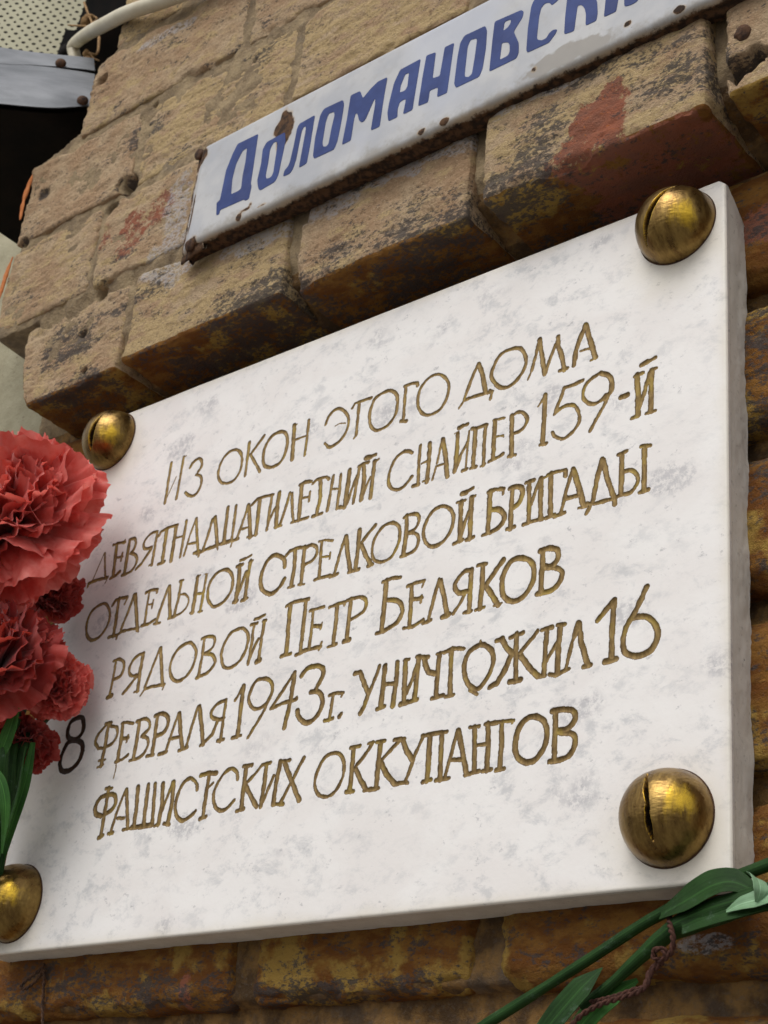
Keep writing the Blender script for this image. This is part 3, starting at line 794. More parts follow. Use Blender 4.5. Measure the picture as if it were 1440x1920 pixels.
# ------------------------------------------------------------------ memorial plaque with hand-cut lettering
# strokes drawn over windows of the photograph: (line, origin x, origin y, magnification, strokes); T M N S = width, c = curved
WIN = [
 (1, 290, 740, 4.8, "M 150,615 92,975;S 100,950 195,740;M 262,565 195,935;S 262,565 285,552;Mc 320,655 350,610 400,575 425,610 415,660 395,690;Mc 375,720 415,735 420,790 390,870 345,910 300,905 275,880;Mc 715,495 770,520 785,590 765,690 710,770 640,798 590,780 570,720 590,630 640,545 715,495;M 852,430 812,730;M 985,370 865,535;M 865,545 945,690;Mc 1130,335 1180,350 1195,410 1180,510 1130,610 1050,655 990,640 975,580 990,480 1050,380 1130,335;T 1258,275 1238,580;M 1390,230 1352,540;N 1260,410 1370,370;N 1245,290 1280,268"),
 (1, 580, 660, 5.143, "Mc 158,700 185,630 240,565 300,548 355,590 378,660 360,750 300,850 220,910 180,915;N 180,915 150,880;S 250,715 290,690 350,685;M 480,490 450,800;M 415,540 440,495 510,470 595,440;N 450,800 430,830;Mc 770,372 830,400 850,460 835,580 780,680 710,735 640,755 590,710 578,620 600,520 650,430 770,372;M 930,330 905,650;M 920,330 1000,300 1040,300 1045,325;M 880,665 935,665;Mc 1240,215 1310,250 1345,320 1325,440 1270,540 1190,595 1110,605 1060,550 1045,460 1075,350 1150,255 1240,215"),
 (1, 850, 590, 5.143, "M 240,475 170,640 105,810;T 245,480 275,560 310,740;M 105,825 200,790 360,745;N 105,825 55,900;M 350,730 375,740 355,810;Mc 640,325 700,420 685,520 620,620 530,695 450,700 400,660 365,590 385,510 430,420 500,355 640,325;M 832,240 800,380 755,540;N 755,540 720,625;T 832,240 850,380 880,570;M 880,580 940,410 985,290;T 1010,215 1010,300 1050,420 1070,530;M 1025,540 1100,515;T 1275,95 1225,220 1185,340 1160,490;T 1280,95 1310,220 1370,410;N 1225,350 1320,322;N 1385,410 1325,440"),
 (2, 150, 960, 5.143, "S 235,395 120,660;N 240,400 240,620;M 80,690 150,660 265,630;N 80,690 72,725;S 265,635 238,690;T 355,310 320,600;M 320,320 380,300 435,290;N 435,270 430,300;N 350,440 410,430;N 410,395 395,470;M 290,640 345,610 380,575;T 480,270 425,600;Mc 480,265 530,260 535,320 510,375 490,395;Mc 490,395 540,420 545,480 510,550 460,590 405,610;M 745,195 690,510;Mc 745,190 690,205 630,270 612,330 630,355 690,340;M 690,350 590,500 540,550;N 665,515 695,505;T 835,170 790,480;M 760,230 780,190 850,150 940,125;M 750,505 810,480;T 925,150 875,470;M 1025,85 965,430;N 920,250 1000,230;N 1120,60 1060,220 1000,420;M 1120,60 1125,200 1135,370;N 1040,310 1125,290;M 1095,400 1150,370;M 1275,70 1230,230 1180,370;T 1300,50 1310,180 1320,310;M 1130,400 1210,360 1330,315 1440,285;N 1155,385 1140,425;N 1320,310 1325,360"),
 (2, 390, 880, 5.143, "M 0,765 60,745 100,725;T 190,365 150,690;M 270,350 225,690;M 100,725 165,700 245,685;N 230,690 218,745;M 390,345 335,500 275,670;T 390,345 400,480 405,650;N 330,575 400,555;M 245,685 290,670;N 375,655 420,650;T 500,285 460,630;M 420,345 470,290 540,265 630,245;N 435,640 475,625;M 615,250 595,400 568,580;M 575,520 640,390 680,320;T 690,225 670,330 655,560;N 640,560 710,545;M 790,230 740,400 690,545;M 810,235 815,400 825,510;M 805,515 880,490 965,465;T 905,160 890,330 875,490;M 890,150 930,125 1000,120;N 905,280 980,265;N 985,220 975,310;T 1085,100 1085,270 1050,430;M 1010,140 1050,100 1140,75 1165,95;M 1010,455 1100,425;M 1210,60 1180,230 1150,400;N 1190,195 1260,185;M 1280,45 1265,220 1240,380"),
 (2, 560, 820, 5.143, "T 490,315 470,480 440,670;M 390,675 440,670;M 460,640 510,500 560,370;M 585,285 550,470 525,630;T 625,270 630,400 600,600;N 605,600 650,470 690,380;T 730,230 710,400 690,580;M 580,280 620,255 670,240;N 735,235 770,210;T 645,198 690,188;M 690,188 740,165"),
 (2, 720, 740, 5.143, "Mc 270,560 240,545 180,555 110,620 60,720 40,820 60,890 110,915 170,900 230,840 265,790;M 350,490 335,640 325,860;T 440,470 430,640 410,840;N 360,665 410,640;M 275,880 330,865;N 375,835 430,815;N 560,430 510,660;N 500,690 465,820;T 565,430 590,580 610,790;N 505,690 580,665;T 710,380 700,560 680,740;M 690,720 740,580 805,460;N 820,350 800,560 785,720;M 755,735 800,715;T 725,320 760,300;M 760,300 805,285;S 680,375 720,355;T 880,330 870,520 855,700;M 980,290 965,480 960,680;M 850,330 900,320 990,290;M 835,710 885,695;N 935,690 975,665;T 1070,250 1060,440 1050,620;N 1060,245 1160,225;N 1075,405 1150,395;S 1140,390 1155,410;M 1010,645 1060,620 1100,605 1145,570;T 1235,200 1230,390 1230,590;Mc 1235,205 1290,170 1340,175 1380,230 1360,300 1310,350 1250,375;M 1200,595 1265,580"),
 (2, 980, 650, 5.143, "T 215,465 210,640 190,930;N 185,525 150,575;M 170,945 225,935;N 215,470 180,530;M 575,325 495,365 400,395;M 400,400 360,510 305,650;Mc 305,650 370,590 430,565 500,570 540,640 540,730 490,810 410,880 360,885 310,865 285,825;Tc 750,255 820,275 855,330 850,420 790,500;Mc 750,255 670,300 600,380 580,470 610,530 680,550 750,520 800,460;M 850,400 800,530 720,680 645,810;T 945,488 1008,462;T 1100,270 1110,480 1110,660;M 1120,600 1170,450 1220,250;T 1240,225 1235,440 1235,620;M 1080,285 1160,250;N 1230,220 1290,205;M 1050,690 1110,660;M 1190,645 1280,615;T 1145,173 1210,140;M 1210,140 1275,105"),
 (3, 150, 1080, 5.143, "Mc 230,265 275,310 285,390 255,490 190,580 115,620 70,580 60,490 85,390 140,310 230,265;T 375,220 350,380 320,580;M 310,285 340,235 400,212 455,205;N 455,210 430,268;M 275,590 350,570;M 520,180 460,350 395,510;T 530,180 540,340 550,520;M 350,575 400,535 480,515 560,500;N 360,570 350,605;N 550,520 560,535;M 665,145 640,320 620,460;M 635,160 700,130 745,128;N 745,130 740,160;N 660,275 700,270;N 705,230 690,310;M 590,480 650,465 720,420;M 855,95 790,270 730,455;T 860,100 860,270 865,400;N 710,460 770,450;M 850,410 920,385;M 975,50 945,220 905,380;N 960,50 995,40;Nc 960,180 1010,175 1045,220 1030,290 980,350 920,385;T 1130,10 1105,200 1080,350;M 1215,0 1185,180 1155,340;N 1112,172 1180,166;N 1060,356 1092,348;N 1140,346 1176,338"),
 (3, 370, 1000, 5.143, "S 5,405 30,402;S 72,392 100,390;Mc 250,350 310,365 340,440 320,560 250,660 170,705 122,680 96,610 114,490 175,395 250,350;T 405,310 395,470 365,660;M 385,600 430,480 470,370;T 510,270 480,450 455,640;M 380,320 435,300;N 495,280 535,262;M 425,650 480,625;M 345,665 385,650;M 415,260 460,245;N 460,245 520,210;Tc 845,320 840,260 800,225 740,215 680,260 630,360 610,460 625,540 680,580 740,570 800,510 840,440;T 945,170 935,330 905,510;M 855,220 890,175 950,145 1030,135;N 875,525 930,510;T 1035,130 1020,300 1000,490;Mc 1035,150 1100,110 1150,140 1150,200 1110,260 1040,300;N 975,495 1035,490;M 1200,80 1185,250 1175,430;N 1175,80 1230,65 1305,70;N 1195,230 1275,220;N 1280,190 1275,245;M 1130,450 1200,425 1280,405"),
 (3, 560, 920, 5.143, "M 450,440 400,590 340,810;T 455,440 470,590 495,770;M 305,830 375,800;M 480,785 580,755;T 585,380 570,560 545,750;M 740,330 680,400 610,490;T 600,520 640,610 690,710;M 665,725 710,710;Mc 880,310 950,330 975,400 955,520 890,640 800,685 730,670 705,590 725,480 790,370 880,310;T 1040,240 1035,430 1005,620;Mc 1015,260 1070,230 1140,230 1160,290 1120,370 1060,405;Mc 1060,405 1130,415 1155,470 1130,560 1060,610 985,635"),
 (3, 750, 880, 5.143, "Mc 410,355 480,380 515,450 495,570 430,680 340,740 270,730 230,660 230,570 270,470 330,390 410,355;T 590,310 580,500 575,690;M 585,640 620,520 660,410;T 690,270 680,470 670,670;N 550,320 630,298;N 690,275 725,255;M 515,720 600,680;M 640,680 705,655;T 598,234 640,222;M 640,222 705,180;T 870,210 860,400 845,600;M 850,220 920,195 1000,190;N 1000,190 995,240;Tc 880,390 950,385 1000,430 1000,490 950,560 870,610;M 795,635 870,610;T 1085,180 1070,380 1065,570;Tc 1060,185 1110,165 1170,180 1180,240 1150,320 1100,365;M 1030,575 1100,555"),
 (3, 960, 810, 5.143, "T 165,480 165,680 160,860;M 180,700 230,560 280,450;T 280,450 275,640 275,840;M 110,895 200,860 295,840;M 135,490 210,465;N 290,450 335,430;T 375,400 370,600 370,790;M 345,415 420,385 515,365;T 515,375 515,420;M 330,830 405,800;M 585,355 530,540 470,780;T 590,355 640,520 690,710;M 530,640 630,615;M 410,820 510,775;N 640,735 720,720;T 870,260 820,450 780,660;T 880,270 920,450 990,660;M 720,690 800,690 980,640;M 780,660 715,790;T 990,640 990,695;T 1060,210 1055,400 1050,590;M 1025,220 1110,180;Mc 1080,380 1150,370 1210,420 1205,500 1140,580 1040,610;M 1000,630 1050,610;T 1275,140 1275,350 1270,560;M 1245,140 1335,128;M 1230,585 1315,555"),
 (4, 180, 1140, 5.143, "M 195,500 165,680 125,860;Mc 170,510 220,495 265,520 265,590 230,660 170,690;T 110,865 150,845;T 455,440 420,620 400,800;Mc 455,440 400,460 340,530 320,600 335,650 400,650;M 380,670 320,750 260,825;N 365,810 410,800;M 615,390 570,500 470,760;T 620,390 630,560 640,740;M 470,780 550,755 660,735;N 470,780 425,845;N 660,735 640,785;Mc 900,335 955,380 965,450 935,560 870,660 790,705 735,680 712,590 735,490 800,390 900,335;M 1045,290 1025,470 990,650;Mc 1025,295 1080,275 1140,285 1140,350 1100,410 1040,445;Mc 1040,445 1110,450 1145,490 1140,550 1070,630 970,675"),
 (4, 420, 1080, 5.143, "Mc 160,505 215,530 235,600 210,710 150,820 60,885 -5,870 -25,780 -10,690 60,560 160,505;M 290,470 270,640 230,850;M 245,800 290,690 330,610;M 390,430 360,620 330,820;M 260,475 320,455;M 380,435 405,428;T 310,830 345,815;M 300,420 350,400 395,375;T 640,290 620,500 600,740;T 790,250 765,480 735,730;M 605,290 680,250 815,225;M 550,775 640,750;M 695,760 750,740;M 860,340 845,500 820,690;M 835,335 900,315 960,298;M 865,485 930,480;N 945,450 930,510;M 755,725 830,705 930,680;N 940,640 915,710;T 1090,280 1075,450 1050,650;M 1020,300 1090,270 1170,250;N 1170,250 1160,280;M 1000,685 1080,655;T 1220,240 1200,430 1180,620;Mc 1185,235 1250,215 1330,205 1370,250 1350,330 1290,380 1220,420;T 1155,630 1205,615"),
 (4, 690, 1020, 3.789, "T 130,260 115,430 95,620;M 105,268 170,245 230,235;Tc 120,400 190,400 235,430 240,490 200,560 110,620;M 60,635 110,620;T 310,295 305,430 290,590;M 280,300 340,275 400,260;N 400,260 385,305;M 310,395 380,385;N 380,370 375,415;M 250,600 320,585 390,540;M 505,250 470,380 425,550;T 515,260 540,380 560,510;M 390,565 445,540;T 525,520 575,500;T 735,180 725,330 720,480;Tc 735,185 680,200 625,270 620,320 650,350 710,335;M 690,350 650,430 605,495;M 680,490 735,475;T 815,150 810,300 795,460;T 960,115 900,200 840,290;T 840,300 890,380 925,435;M 780,155 840,140;M 765,468 825,450;N 895,440 950,420;Tc 1080,100 1150,120 1180,180 1165,280 1110,370 1030,410 965,370 950,290 970,200 1020,120 1080,100;T 1245,45 1235,200 1230,350;Tc 1225,50 1290,30 1345,45 1345,110 1300,155 1250,160;Tc 1260,170 1330,170 1375,200 1360,270 1300,330 1205,355"),
 (5, 90, 1300, 5.143, "Dc 320,230 345,290 330,380 270,440 200,430 190,360 230,270 320,230;Dc 270,455 330,490 325,590 270,690 190,750 130,740 115,660 150,550 200,470 270,455;T 585,290 555,470 510,700;M 555,295 610,285;Mc 560,310 490,390 455,470 480,520;Mc 600,315 660,330 665,400 620,480 540,525 485,530;N 475,715 530,690;N 490,650 550,640;T 720,290 700,460 665,650;M 710,290 760,280 820,290;M 700,440 770,430;N 770,405 755,470;M 645,660 710,640 765,595;T 880,265 855,440 820,630;Mc 855,270 920,245 975,270 970,340 900,410;Mc 900,410 960,440 955,520 890,610 785,650;T 1055,210 1030,390 1000,590;Tc 1035,215 1090,195 1150,220 1155,300 1110,380 1040,410;M 950,605 1015,590;M 1260,190 1200,360 1130,570;T 1265,195 1275,360 1290,530;M 1170,440 1265,420;M 1065,585 1140,565;M 1260,550 1340,520;S 658,670 650,740 630,820"),
 (5, 300, 1240, 4.0, "M 285,340 240,480 195,640;T 295,340 310,480 320,620;M 495,290 475,430 450,600;Mc 495,290 430,320 385,380 390,420 440,435 480,425;M 430,445 390,550 300,630;M 430,595 475,585;T 625,185 605,360 580,560;M 620,190 590,250 565,290;M 540,575 605,555;Mc 790,130 835,160 840,230 800,310 740,355 690,345 665,290 680,220 720,150 790,130;M 835,250 780,370 660,570;M 1010,85 920,220 830,355;M 830,355 920,315 1025,285;T 1010,85 980,290 930,500;N 1025,270 1000,300;Tc 1060,110 1100,60 1160,35 1215,50 1220,110 1170,205;Tc 1130,230 1190,230 1220,290 1200,370 1150,440 1090,460 1040,420 1030,370;M 1300,260 1270,440;M 1270,255 1330,240 1375,235;N 1375,235 1360,265;M 1235,445 1295,430;T 1345,415 1360,395"),
 (5, 650, 1160, 5.143, "T 130,520 165,620 205,720;M 315,460 265,600 215,720;T 205,730 170,840 130,915;T 80,530 130,515;T 370,455 350,640 330,840;T 490,420 475,620 445,840;M 360,635 450,625;M 290,875 370,845;T 570,410 560,610 550,800;M 580,720 630,590 680,430;M 560,400 600,395;T 695,370 675,560 655,770;T 520,825 585,805;M 610,800 680,780;M 680,370 730,370 785,370;T 750,380 755,440 790,515 850,530;T 895,340 875,540 860,750;M 820,770 930,740;N 870,340 930,325;M 940,325 1020,285 1130,290;T 1010,310 1000,530 995,740;M 950,755 1030,735;Tc 1310,250 1390,300 1415,390 1390,500 1330,610 1260,680 1190,650 1140,560 1135,440 1170,340 1240,275 1310,250;N 1290,215 1295,240;M 1190,690 1260,730"),
 (5, 870, 1120, 5.143, "T 510,350 500,560 500,780;M 445,390 510,360 570,345;T 440,815 545,795;T 365,400 410,480 465,550;M 310,425 365,400;M 710,325 630,430 540,535;T 450,570 400,690 320,830;T 330,820 250,865;T 550,570 630,680 710,760;T 800,310 785,500 770,740;M 710,765 780,755;M 750,315 850,290;M 790,620 850,520 890,440;T 930,270 910,460 900,730;M 900,265 970,262;M 825,745 880,750;M 1080,320 1040,440 985,680;T 1110,250 1130,440 1190,640;T 1100,245 1065,370;M 880,755 960,710 1010,690;M 1150,670 1225,650"),
 (5, 1080, 1080, 8.0, "T 575,360 545,700 530,1200;T 560,380 450,500 320,665;T 430,1290 600,1245;T 1060,160 950,400 850,600;T 850,600 750,760 710,920 700,1050;Tc 700,1050 740,1150 850,1200 980,1190 1120,1110 1210,960 1220,820 1150,680 1050,610 930,610 850,630"),
 (6, 160, 1400, 5.143, "T 225,400 190,600 145,870;M 195,405 255,400;Tc 210,460 140,500 95,580 100,650 150,670;Tc 220,460 280,470 290,540 250,610 170,660;T 125,880 165,855;M 390,410 320,580 235,840;T 395,415 400,600 405,790;M 310,690 370,690;M 215,840 260,830;M 360,800 420,790;T 505,390 490,580 465,770;T 605,370 580,560 560,740;T 670,360 655,560 640,750;T 440,780 540,770 640,750;T 745,360 735,560 700,750;M 740,610 790,480 840,340;T 850,340 830,560 790,740;M 665,765 710,740;M 755,740 810,750;Mc 1075,410 1070,360 1020,305 950,340 890,460 865,580 880,670 930,715 1000,680 1060,620;T 1190,270 1160,470 1130,680;T 1115,275 1180,255 1260,255;M 1100,695 1160,675;N 1180,400 1230,350"),
 (6, 380, 1370, 4.5, "Mc 295,410 285,350 240,322 180,360 120,450 90,540 100,630 150,675 210,650 265,590;T 365,310 345,480 325,660;M 345,300 415,290;M 285,680 345,660;M 500,290 440,370 370,440;T 365,470 410,560 455,640;T 540,280 520,440 490,640;M 500,290 570,270;M 500,620 550,500 600,380;T 655,262 620,440 595,620;M 650,260 735,250;T 690,260 740,400 815,590;M 855,230 770,390 650,620;M 590,625 680,620;Mc 1110,190 1170,210 1195,290 1180,400 1120,510 1040,560 970,530 945,440 975,330 1030,230 1110,190;T 1275,150 1260,320 1240,510;M 1250,145 1325,130;M 1440,100 1380,190 1295,300;T 1290,320 1330,410 1375,490;M 1210,520 1270,510"),
 (6, 680, 1310, 3.4286, "M 10,590 100,575;T 115,280 100,420 85,575;M 90,280 145,272;N 35,290 75,280;M 245,262 190,320 115,400;T 115,410 150,480 200,545;M 200,548 285,540;M 205,265 270,258;M 390,240 340,350 270,540;T 260,270 285,340 315,390;T 430,235 425,380 410,530;T 510,220 500,370 495,520;M 385,240 450,225 540,212;M 385,535 435,520;M 470,525 555,510;M 610,200 570,350 525,510;T 615,205 640,340 665,480;M 560,395 645,390;M 655,490 745,465;T 720,180 718,320 715,470;M 690,185 750,175;M 740,300 810,290;T 805,160 805,310 795,460;M 770,465 825,455;T 895,150 890,300 880,450;M 790,165 880,150 970,140;N 970,140 960,160;M 855,460 905,450;Tc 1090,115 1160,140 1185,220 1165,310 1110,390 1050,410 990,370 980,290 1000,200 1040,140 1090,115;T 1240,90 1235,240 1230,400;Tc 1220,80 1290,70 1350,80 1365,130 1320,190 1250,210;Tc 1260,215 1340,225 1365,270 1340,350 1280,390 1200,405"),
]
PW, PH, PT = 0.42, 0.315, 0.0182
plaque = thing('memorial_plaque', 'white marble memorial plaque with gilded carved inscription and a chipped upper corner', 'plaque', (PW / 2, 0.005, 0))
WID = {'T': 0.00285, 'M': 0.0021, 'N': 0.0014, 'S': 0.0007, 'D': 0.0031}
gs = 0.00036
nx, nz = int(PW / gs), int(PH / gs)
gxs, gzs = np.linspace(0, PW, nx), np.linspace(0, PH, nz)
dxg, dzg = gxs[1], gzs[1]
core = np.zeros((nx, nz), dtype=np.float32)       # 0 at the lip of a cut, 1 in its middle
depth = np.zeros((nx, nz), dtype=np.float32)
lineid = np.zeros((nx, nz), dtype=np.int8)
tone = np.zeros((nx, nz), dtype=np.float32)
GA, GB = np.meshgrid(gxs, gzs, indexing='ij')
# hand wobble of the chisel, one smooth field for the whole face
PP = np.stack([GA[::2, ::2], GA[::2, ::2] * 0, GB[::2, ::2]], -1)
wob = 0.00022 * vnoise(PP * 420) + 0.00011 * vnoise(PP * 900 + 3)
wob = np.repeat(np.repeat(wob, 2, 0), 2, 1)[:nx, :nz]
def carve(P, w0, w1, line, dark):
    for k in range(len(P) - 1):
        a, b = P[k], P[k + 1]
        m = w0 + 0.002
        i0, i1 = int((min(a[0], b[0]) - m) / dxg), int((max(a[0], b[0]) + m) / dxg) + 2
        j0, j1 = int((min(a[1], b[1]) - m) / dzg), int((max(a[1], b[1]) + m) / dzg) + 2
        i0, j0 = max(i0, 0), max(j0, 0)
        X, Z = GA[i0:i1, j0:j1], GB[i0:i1, j0:j1]
        if X.size == 0: continue
        e = b - a
        L2 = max(e @ e, 1e-14)
        t = np.clip(((X - a[0]) * e[0] + (Z - a[1]) * e[1]) / L2, 0, 1)
        d = np.hypot(X - a[0] - t * e[0], Z - a[1] - t * e[1]) + wob[i0:i1, j0:j1] * min(1.0, w0 / 0.002)
        c = np.clip(1 - d / (w0 / 2), 0, 1)
        dp = 0.27 * w0 * (1 - (1 - c) ** 2)
        s = core[i0:i1, j0:j1]
        up_ = c > s
        s[up_] = c[up_]
        dd = depth[i0:i1, j0:j1]
        np.maximum(dd, dp, out=dd)
        li = lineid[i0:i1, j0:j1]
        li[(c > 0) & (li == 0)] = line
        tn = tone[i0:i1, j0:j1]
        tn[c > 0] = np.maximum(tn[c > 0], dark)
for line, ox, oy, mg, txt in WIN:
    for sdesc in txt.split(';'):
        tk = sdesc.split()
        w = WID[tk[0][0]]
        pts2 = [tuple(map(float, q.split(','))) for q in tk[1:]]
        P = np.array([at(ox + a / mg, oy + b / mg, 0.0)[[0, 2]] for a, b in pts2])
        if tk[0].endswith('c') or len(P) > 2:
            if tk[0].endswith('c') and np.allclose(P[0], P[-1]): P = catmull(P[:-1], 7, closed=True); P = np.concatenate([P, P[:1]])
            elif tk[0].endswith('c'): P = catmull(P, 7)
        carve(P, w * rng.uniform(0.92, 1.06), w, line, {5: 0.16, 6: 0.20}.get(line, 0.0) if tk[0][0] != 'D' else 1.0)  # D strokes: dark brown paint with the flower shadow mixed in

# face relief: rounded arrises, slightly uneven hand-honed surface
Y = np.zeros((nx, nz))
edge_d = np.minimum(np.minimum(GA, PW - GA), np.minimum(GB, PH - GB))
RB = 0.0014
t = np.clip(1 - edge_d / RB, 0, 1)
Y += RB * (1 - np.sqrt(1 - t * t * 0.98)) * 0.8
Y += depth
P3 = np.stack([GA, Y, GB], -1).reshape(-1, 3)
low = 0.00022 * fbm(P3[:, [0, 1, 2]] * np.array([1, 0, 1]), 22, 2, 1.0)
P3[:, 1] += low
SC_ = [(0.3947, 0.2983), (0.3944, 0.0252), (0.016, 0.3012), (0.0082, 0.0252)]
stain = np.exp(-edge_d.ravel() / 0.006) * 0.75
for sx, sz in SC_:
    r = np.hypot(P3[:, 0] - sx - 0.004, P3[:, 2] - sz + 0.010)
    stain = np.maximum(stain, 0.9 * np.exp(-(r / 0.033) ** 2))
stain = np.maximum(stain, 0.75 * np.exp(-((P3[:, 0] - 0.02) / 0.035) ** 2 - ((P3[:, 2] - 0.09) / 0.06) ** 2))  # yellowish shade painted into the mask at the lower left
def chip_corner(W):
    """upper right back corner knocked off"""
    zt = PH - np.maximum(0, W[:, 1] - 0.0025) * 0.80 - np.maximum(0, W[:, 0] - 0.4165) * 0.9
    zt = zt + 0.0012 * fbm(W, 160, 3, 7.0)
    m = (W[:, 0] > 0.395) & (W[:, 2] > zt)
    W[m, 2] = zt[m]
    return W
F = grid_faces(nx, nz)
fl_ = lineid.ravel()[F].max(1)
fc = core.ravel()[F].max(1)
fl_ = np.where(fc > 0.0, fl_, 0)
P3 = chip_corner(P3)
def sub_mesh(Fs, name, mat, parent, extra=None):
    used = np.unique(Fs)
    idx = np.full(len(P3), -1, dtype=np.int64); idx[used] = np.arange(len(used))
    return P3[used], idx[Fs], used
mb = MB()
Vf, Ff, us = sub_mesh(F[fl_ == 0], None, None, None)
mb.add(Vf, Ff, side=0.0, stain=stain[us])
# sides and back of the slab
ys = np.linspace(0, PT - 0.0002, 26)
def side_grid(fix, along, name):
    L = PW if along == 0 else PH
    s = np.linspace(0, L, int(L / 0.0012))
    A, B = np.meshgrid(s, ys, indexing='ij')
    W = np.zeros(A.shape + (3,))
    W[..., along] = A
    W[..., 1] = RB * 0.7 + B * (PT - RB * 0.7) / ys[-1]
    W[..., 2 - along] = fix
    W = W.reshape(-1, 3)
    n = np.zeros(3); n[2 - along] = 1 if fix > 0 else -1
    k = sstep(0.001, 0.012, W[:, 1])
    W += n * ((0.0005 if along == 2 else 0.0002) * fbm(W, 130, 3, 3.0) * k + ((0.0008 if along == 2 else 0.0002) * fbm(W, 60, 3, 8.0) - 0.0003) * sstep(0.011, 0.018, W[:, 1]))[:, None]
    W = chip_corner(W)
    flip = (fix > 0) if along == 2 else not (fix > 0)
    mb.add(W, grid_faces(len(s), len(ys), not flip), side=sstep(0.0015, 0.0035, W[:, 1]), stain=0.45 * np.exp(-W[:, 1] / 0.004))
side_grid(PW, 2, 'r'); side_grid(0.0, 2, 'l'); side_grid(0.0, 0, 'b'); side_grid(PH, 0, 't')
mb.build('slab', MAT_MARBLE, plaque)
for ln in range(1, 7):
    Fs = F[fl_ == ln]
    used = np.unique(Fs)
    idx = np.full(len(P3), -1, dtype=np.int64); idx[used] = np.arange(len(used))
    mesh_np('inscription_line', P3[used], idx[Fs], MAT_GILT, plaque, True, {'core': core.ravel()[used], 'tone': tone.ravel()[used]})

# ------------------------------------------------------------------ brass dome caps over the fixing screws
def dome_cap(c, r, slot, label, seed, worn, hscale=1.0):
    """slot: list of (a0, b0, a1, b1, half width, depth) cracks given as unit-sphere directions in the cap's own frame"""
    o = thing('dome_screw', label, 'screw cap', (c[0], 0, c[1]), 'brass dome caps at the plaque corners')
    na, ne = 260, 130
    a = np.linspace(0, 2 * math.pi, na, endpoint=False)
    e = np.linspace(0, math.pi / 2 * 1.0, ne)
    A, Ee = np.meshgrid(a, e, indexing='ij')
    N = np.stack([np.sin(Ee) * np.cos(A), -np.cos(Ee) * hscale, np.sin(Ee) * np.sin(A)], -1).reshape(-1, 3)
    base = r * (1 + 0.012 * fbm(N, 1.6, 3, seed) + 0.004 * fbm(N * np.array([1, 1, 3]), 9, 3, seed))
    wn = np.clip(worn[3] - np.linalg.norm(N - np.array(worn[:3]), axis=1) * 0.9, 0, 1)
    cut = np.zeros(len(N))
    for p, q, hw, dp in slot:
        p, q = np.array(p, float), np.array(q, float)
        p /= np.linalg.norm(p); q /= np.linalg.norm(q)
        ax = np.cross(p, q); ax /= np.linalg.norm(ax)
        d = np.abs(N @ ax + 0.012 * fbm(N, 9, 2, seed + 4))
        ang = np.arccos(np.clip(p @ q, -1, 1))
        tt = np.arctan2(N @ np.cross(ax, p), N @ p) / ang
        wdt = hw * np.sqrt(np.clip(4 * tt * (1 - tt), 0, 1)) * (0.75 + 0.5 * np.clip(1 - np.abs(tt - 0.6) * 2, 0, 1))
        ok = (tt > 0) & (tt < 1)
        cut = np.maximum(cut, np.where(ok, sstep(1.25, 0.7, d / np.maximum(wdt, 1e-4)) * dp, 0))
        wn = np.maximum(wn, np.where((tt > -0.02) & (tt < 1.02), 0.75 * sstep(1.9, 1.1, d / np.maximum(wdt, 1e-3)), 0))
    R_ = base - cut * r
    W = N * R_[:, None] + np.array([c[0], 0.0004, c[1]])
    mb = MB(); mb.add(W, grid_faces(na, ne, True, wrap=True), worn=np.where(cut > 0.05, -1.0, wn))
    mb.build('dome', MAT_BRASS, o)
    rg = np.linspace(0, 2 * math.pi, 120, endpoint=False)
    mb = MB()
    K = []
    for q in np.linspace(0, math.pi, 7):
        K.append(np.stack([c[0] + (r * 1.0 + 0.0001 + 0.0004 * math.cos(q)) * np.cos(rg), np.full(120, -0.0008 * math.sin(q) + 0.0003), c[1] + (r * 1.0 + 0.0001 + 0.0004 * math.cos(q)) * np.sin(rg)], -1))
    K = np.stack(K, 1).reshape(-1, 3)
    mb.add(K, grid_faces(120, 7, wrap=True))
    mb.build('base_bead', MAT_RUST, o)
    return o
def sdir_at(px, py, c, r):
    """direction from a cap's centre to the point of its sphere seen at this place in the photograph"""
    rr = ray(px, py); rr = rr / np.linalg.norm(rr)
    oc = CAM - np.array([c[0], 0, c[1]])
    b = oc @ rr; q = oc @ oc - r * r
    disc = b * b - q
    s = -b - math.sqrt(disc) if disc > 0 else -b
    v = oc + rr * s
    return v / np.linalg.norm(v)
caps = [((1270, 427), 79.5, 'brass dome cap with a long slanting split at the plaque corner near the street sign', 1.0, [((1264, 348), (1212, 462), 0.064, 0.32)], (1285, 400)),
        ((1254, 1534), 94.5, 'large brass dome cap with a broken split above the green stems', 2.0, [((1213, 1450), (1216, 1518), 0.038, 0.3), ((1211, 1496), (1224, 1578), 0.048, 0.3)], (1275, 1500)),
        ((212, 828), 59, 'brass dome cap with a curved split beside the open red carnation', 3.0, [((190, 778), (170, 846), 0.075, 0.34)], (205, 812)),
        ((30, 1694), 73, 'brass dome cap cut off by the picture edge at the foot of the carnation stems', 4.0, [((-40, 1640), (-50, 1740), 0.06, 0.25)], (15, 1672))]
for (px, py), rp, lab, seed, sl_, wp in caps:
    c3 = at(px, py, 0.0)
    dep = (RM.T @ (c3 - CAM))[2]
    r = rp * dep / FPX
    c = (c3[0], c3[2])
    slots = [(sdir_at(*p, c, r), sdir_at(*q, c, r), hw, dp) for p, q, hw, dp in sl_]
    wv = sdir_at(*wp, c, r)
    dome_cap(c, r, slots, lab, seed, (*wv, 0.75))
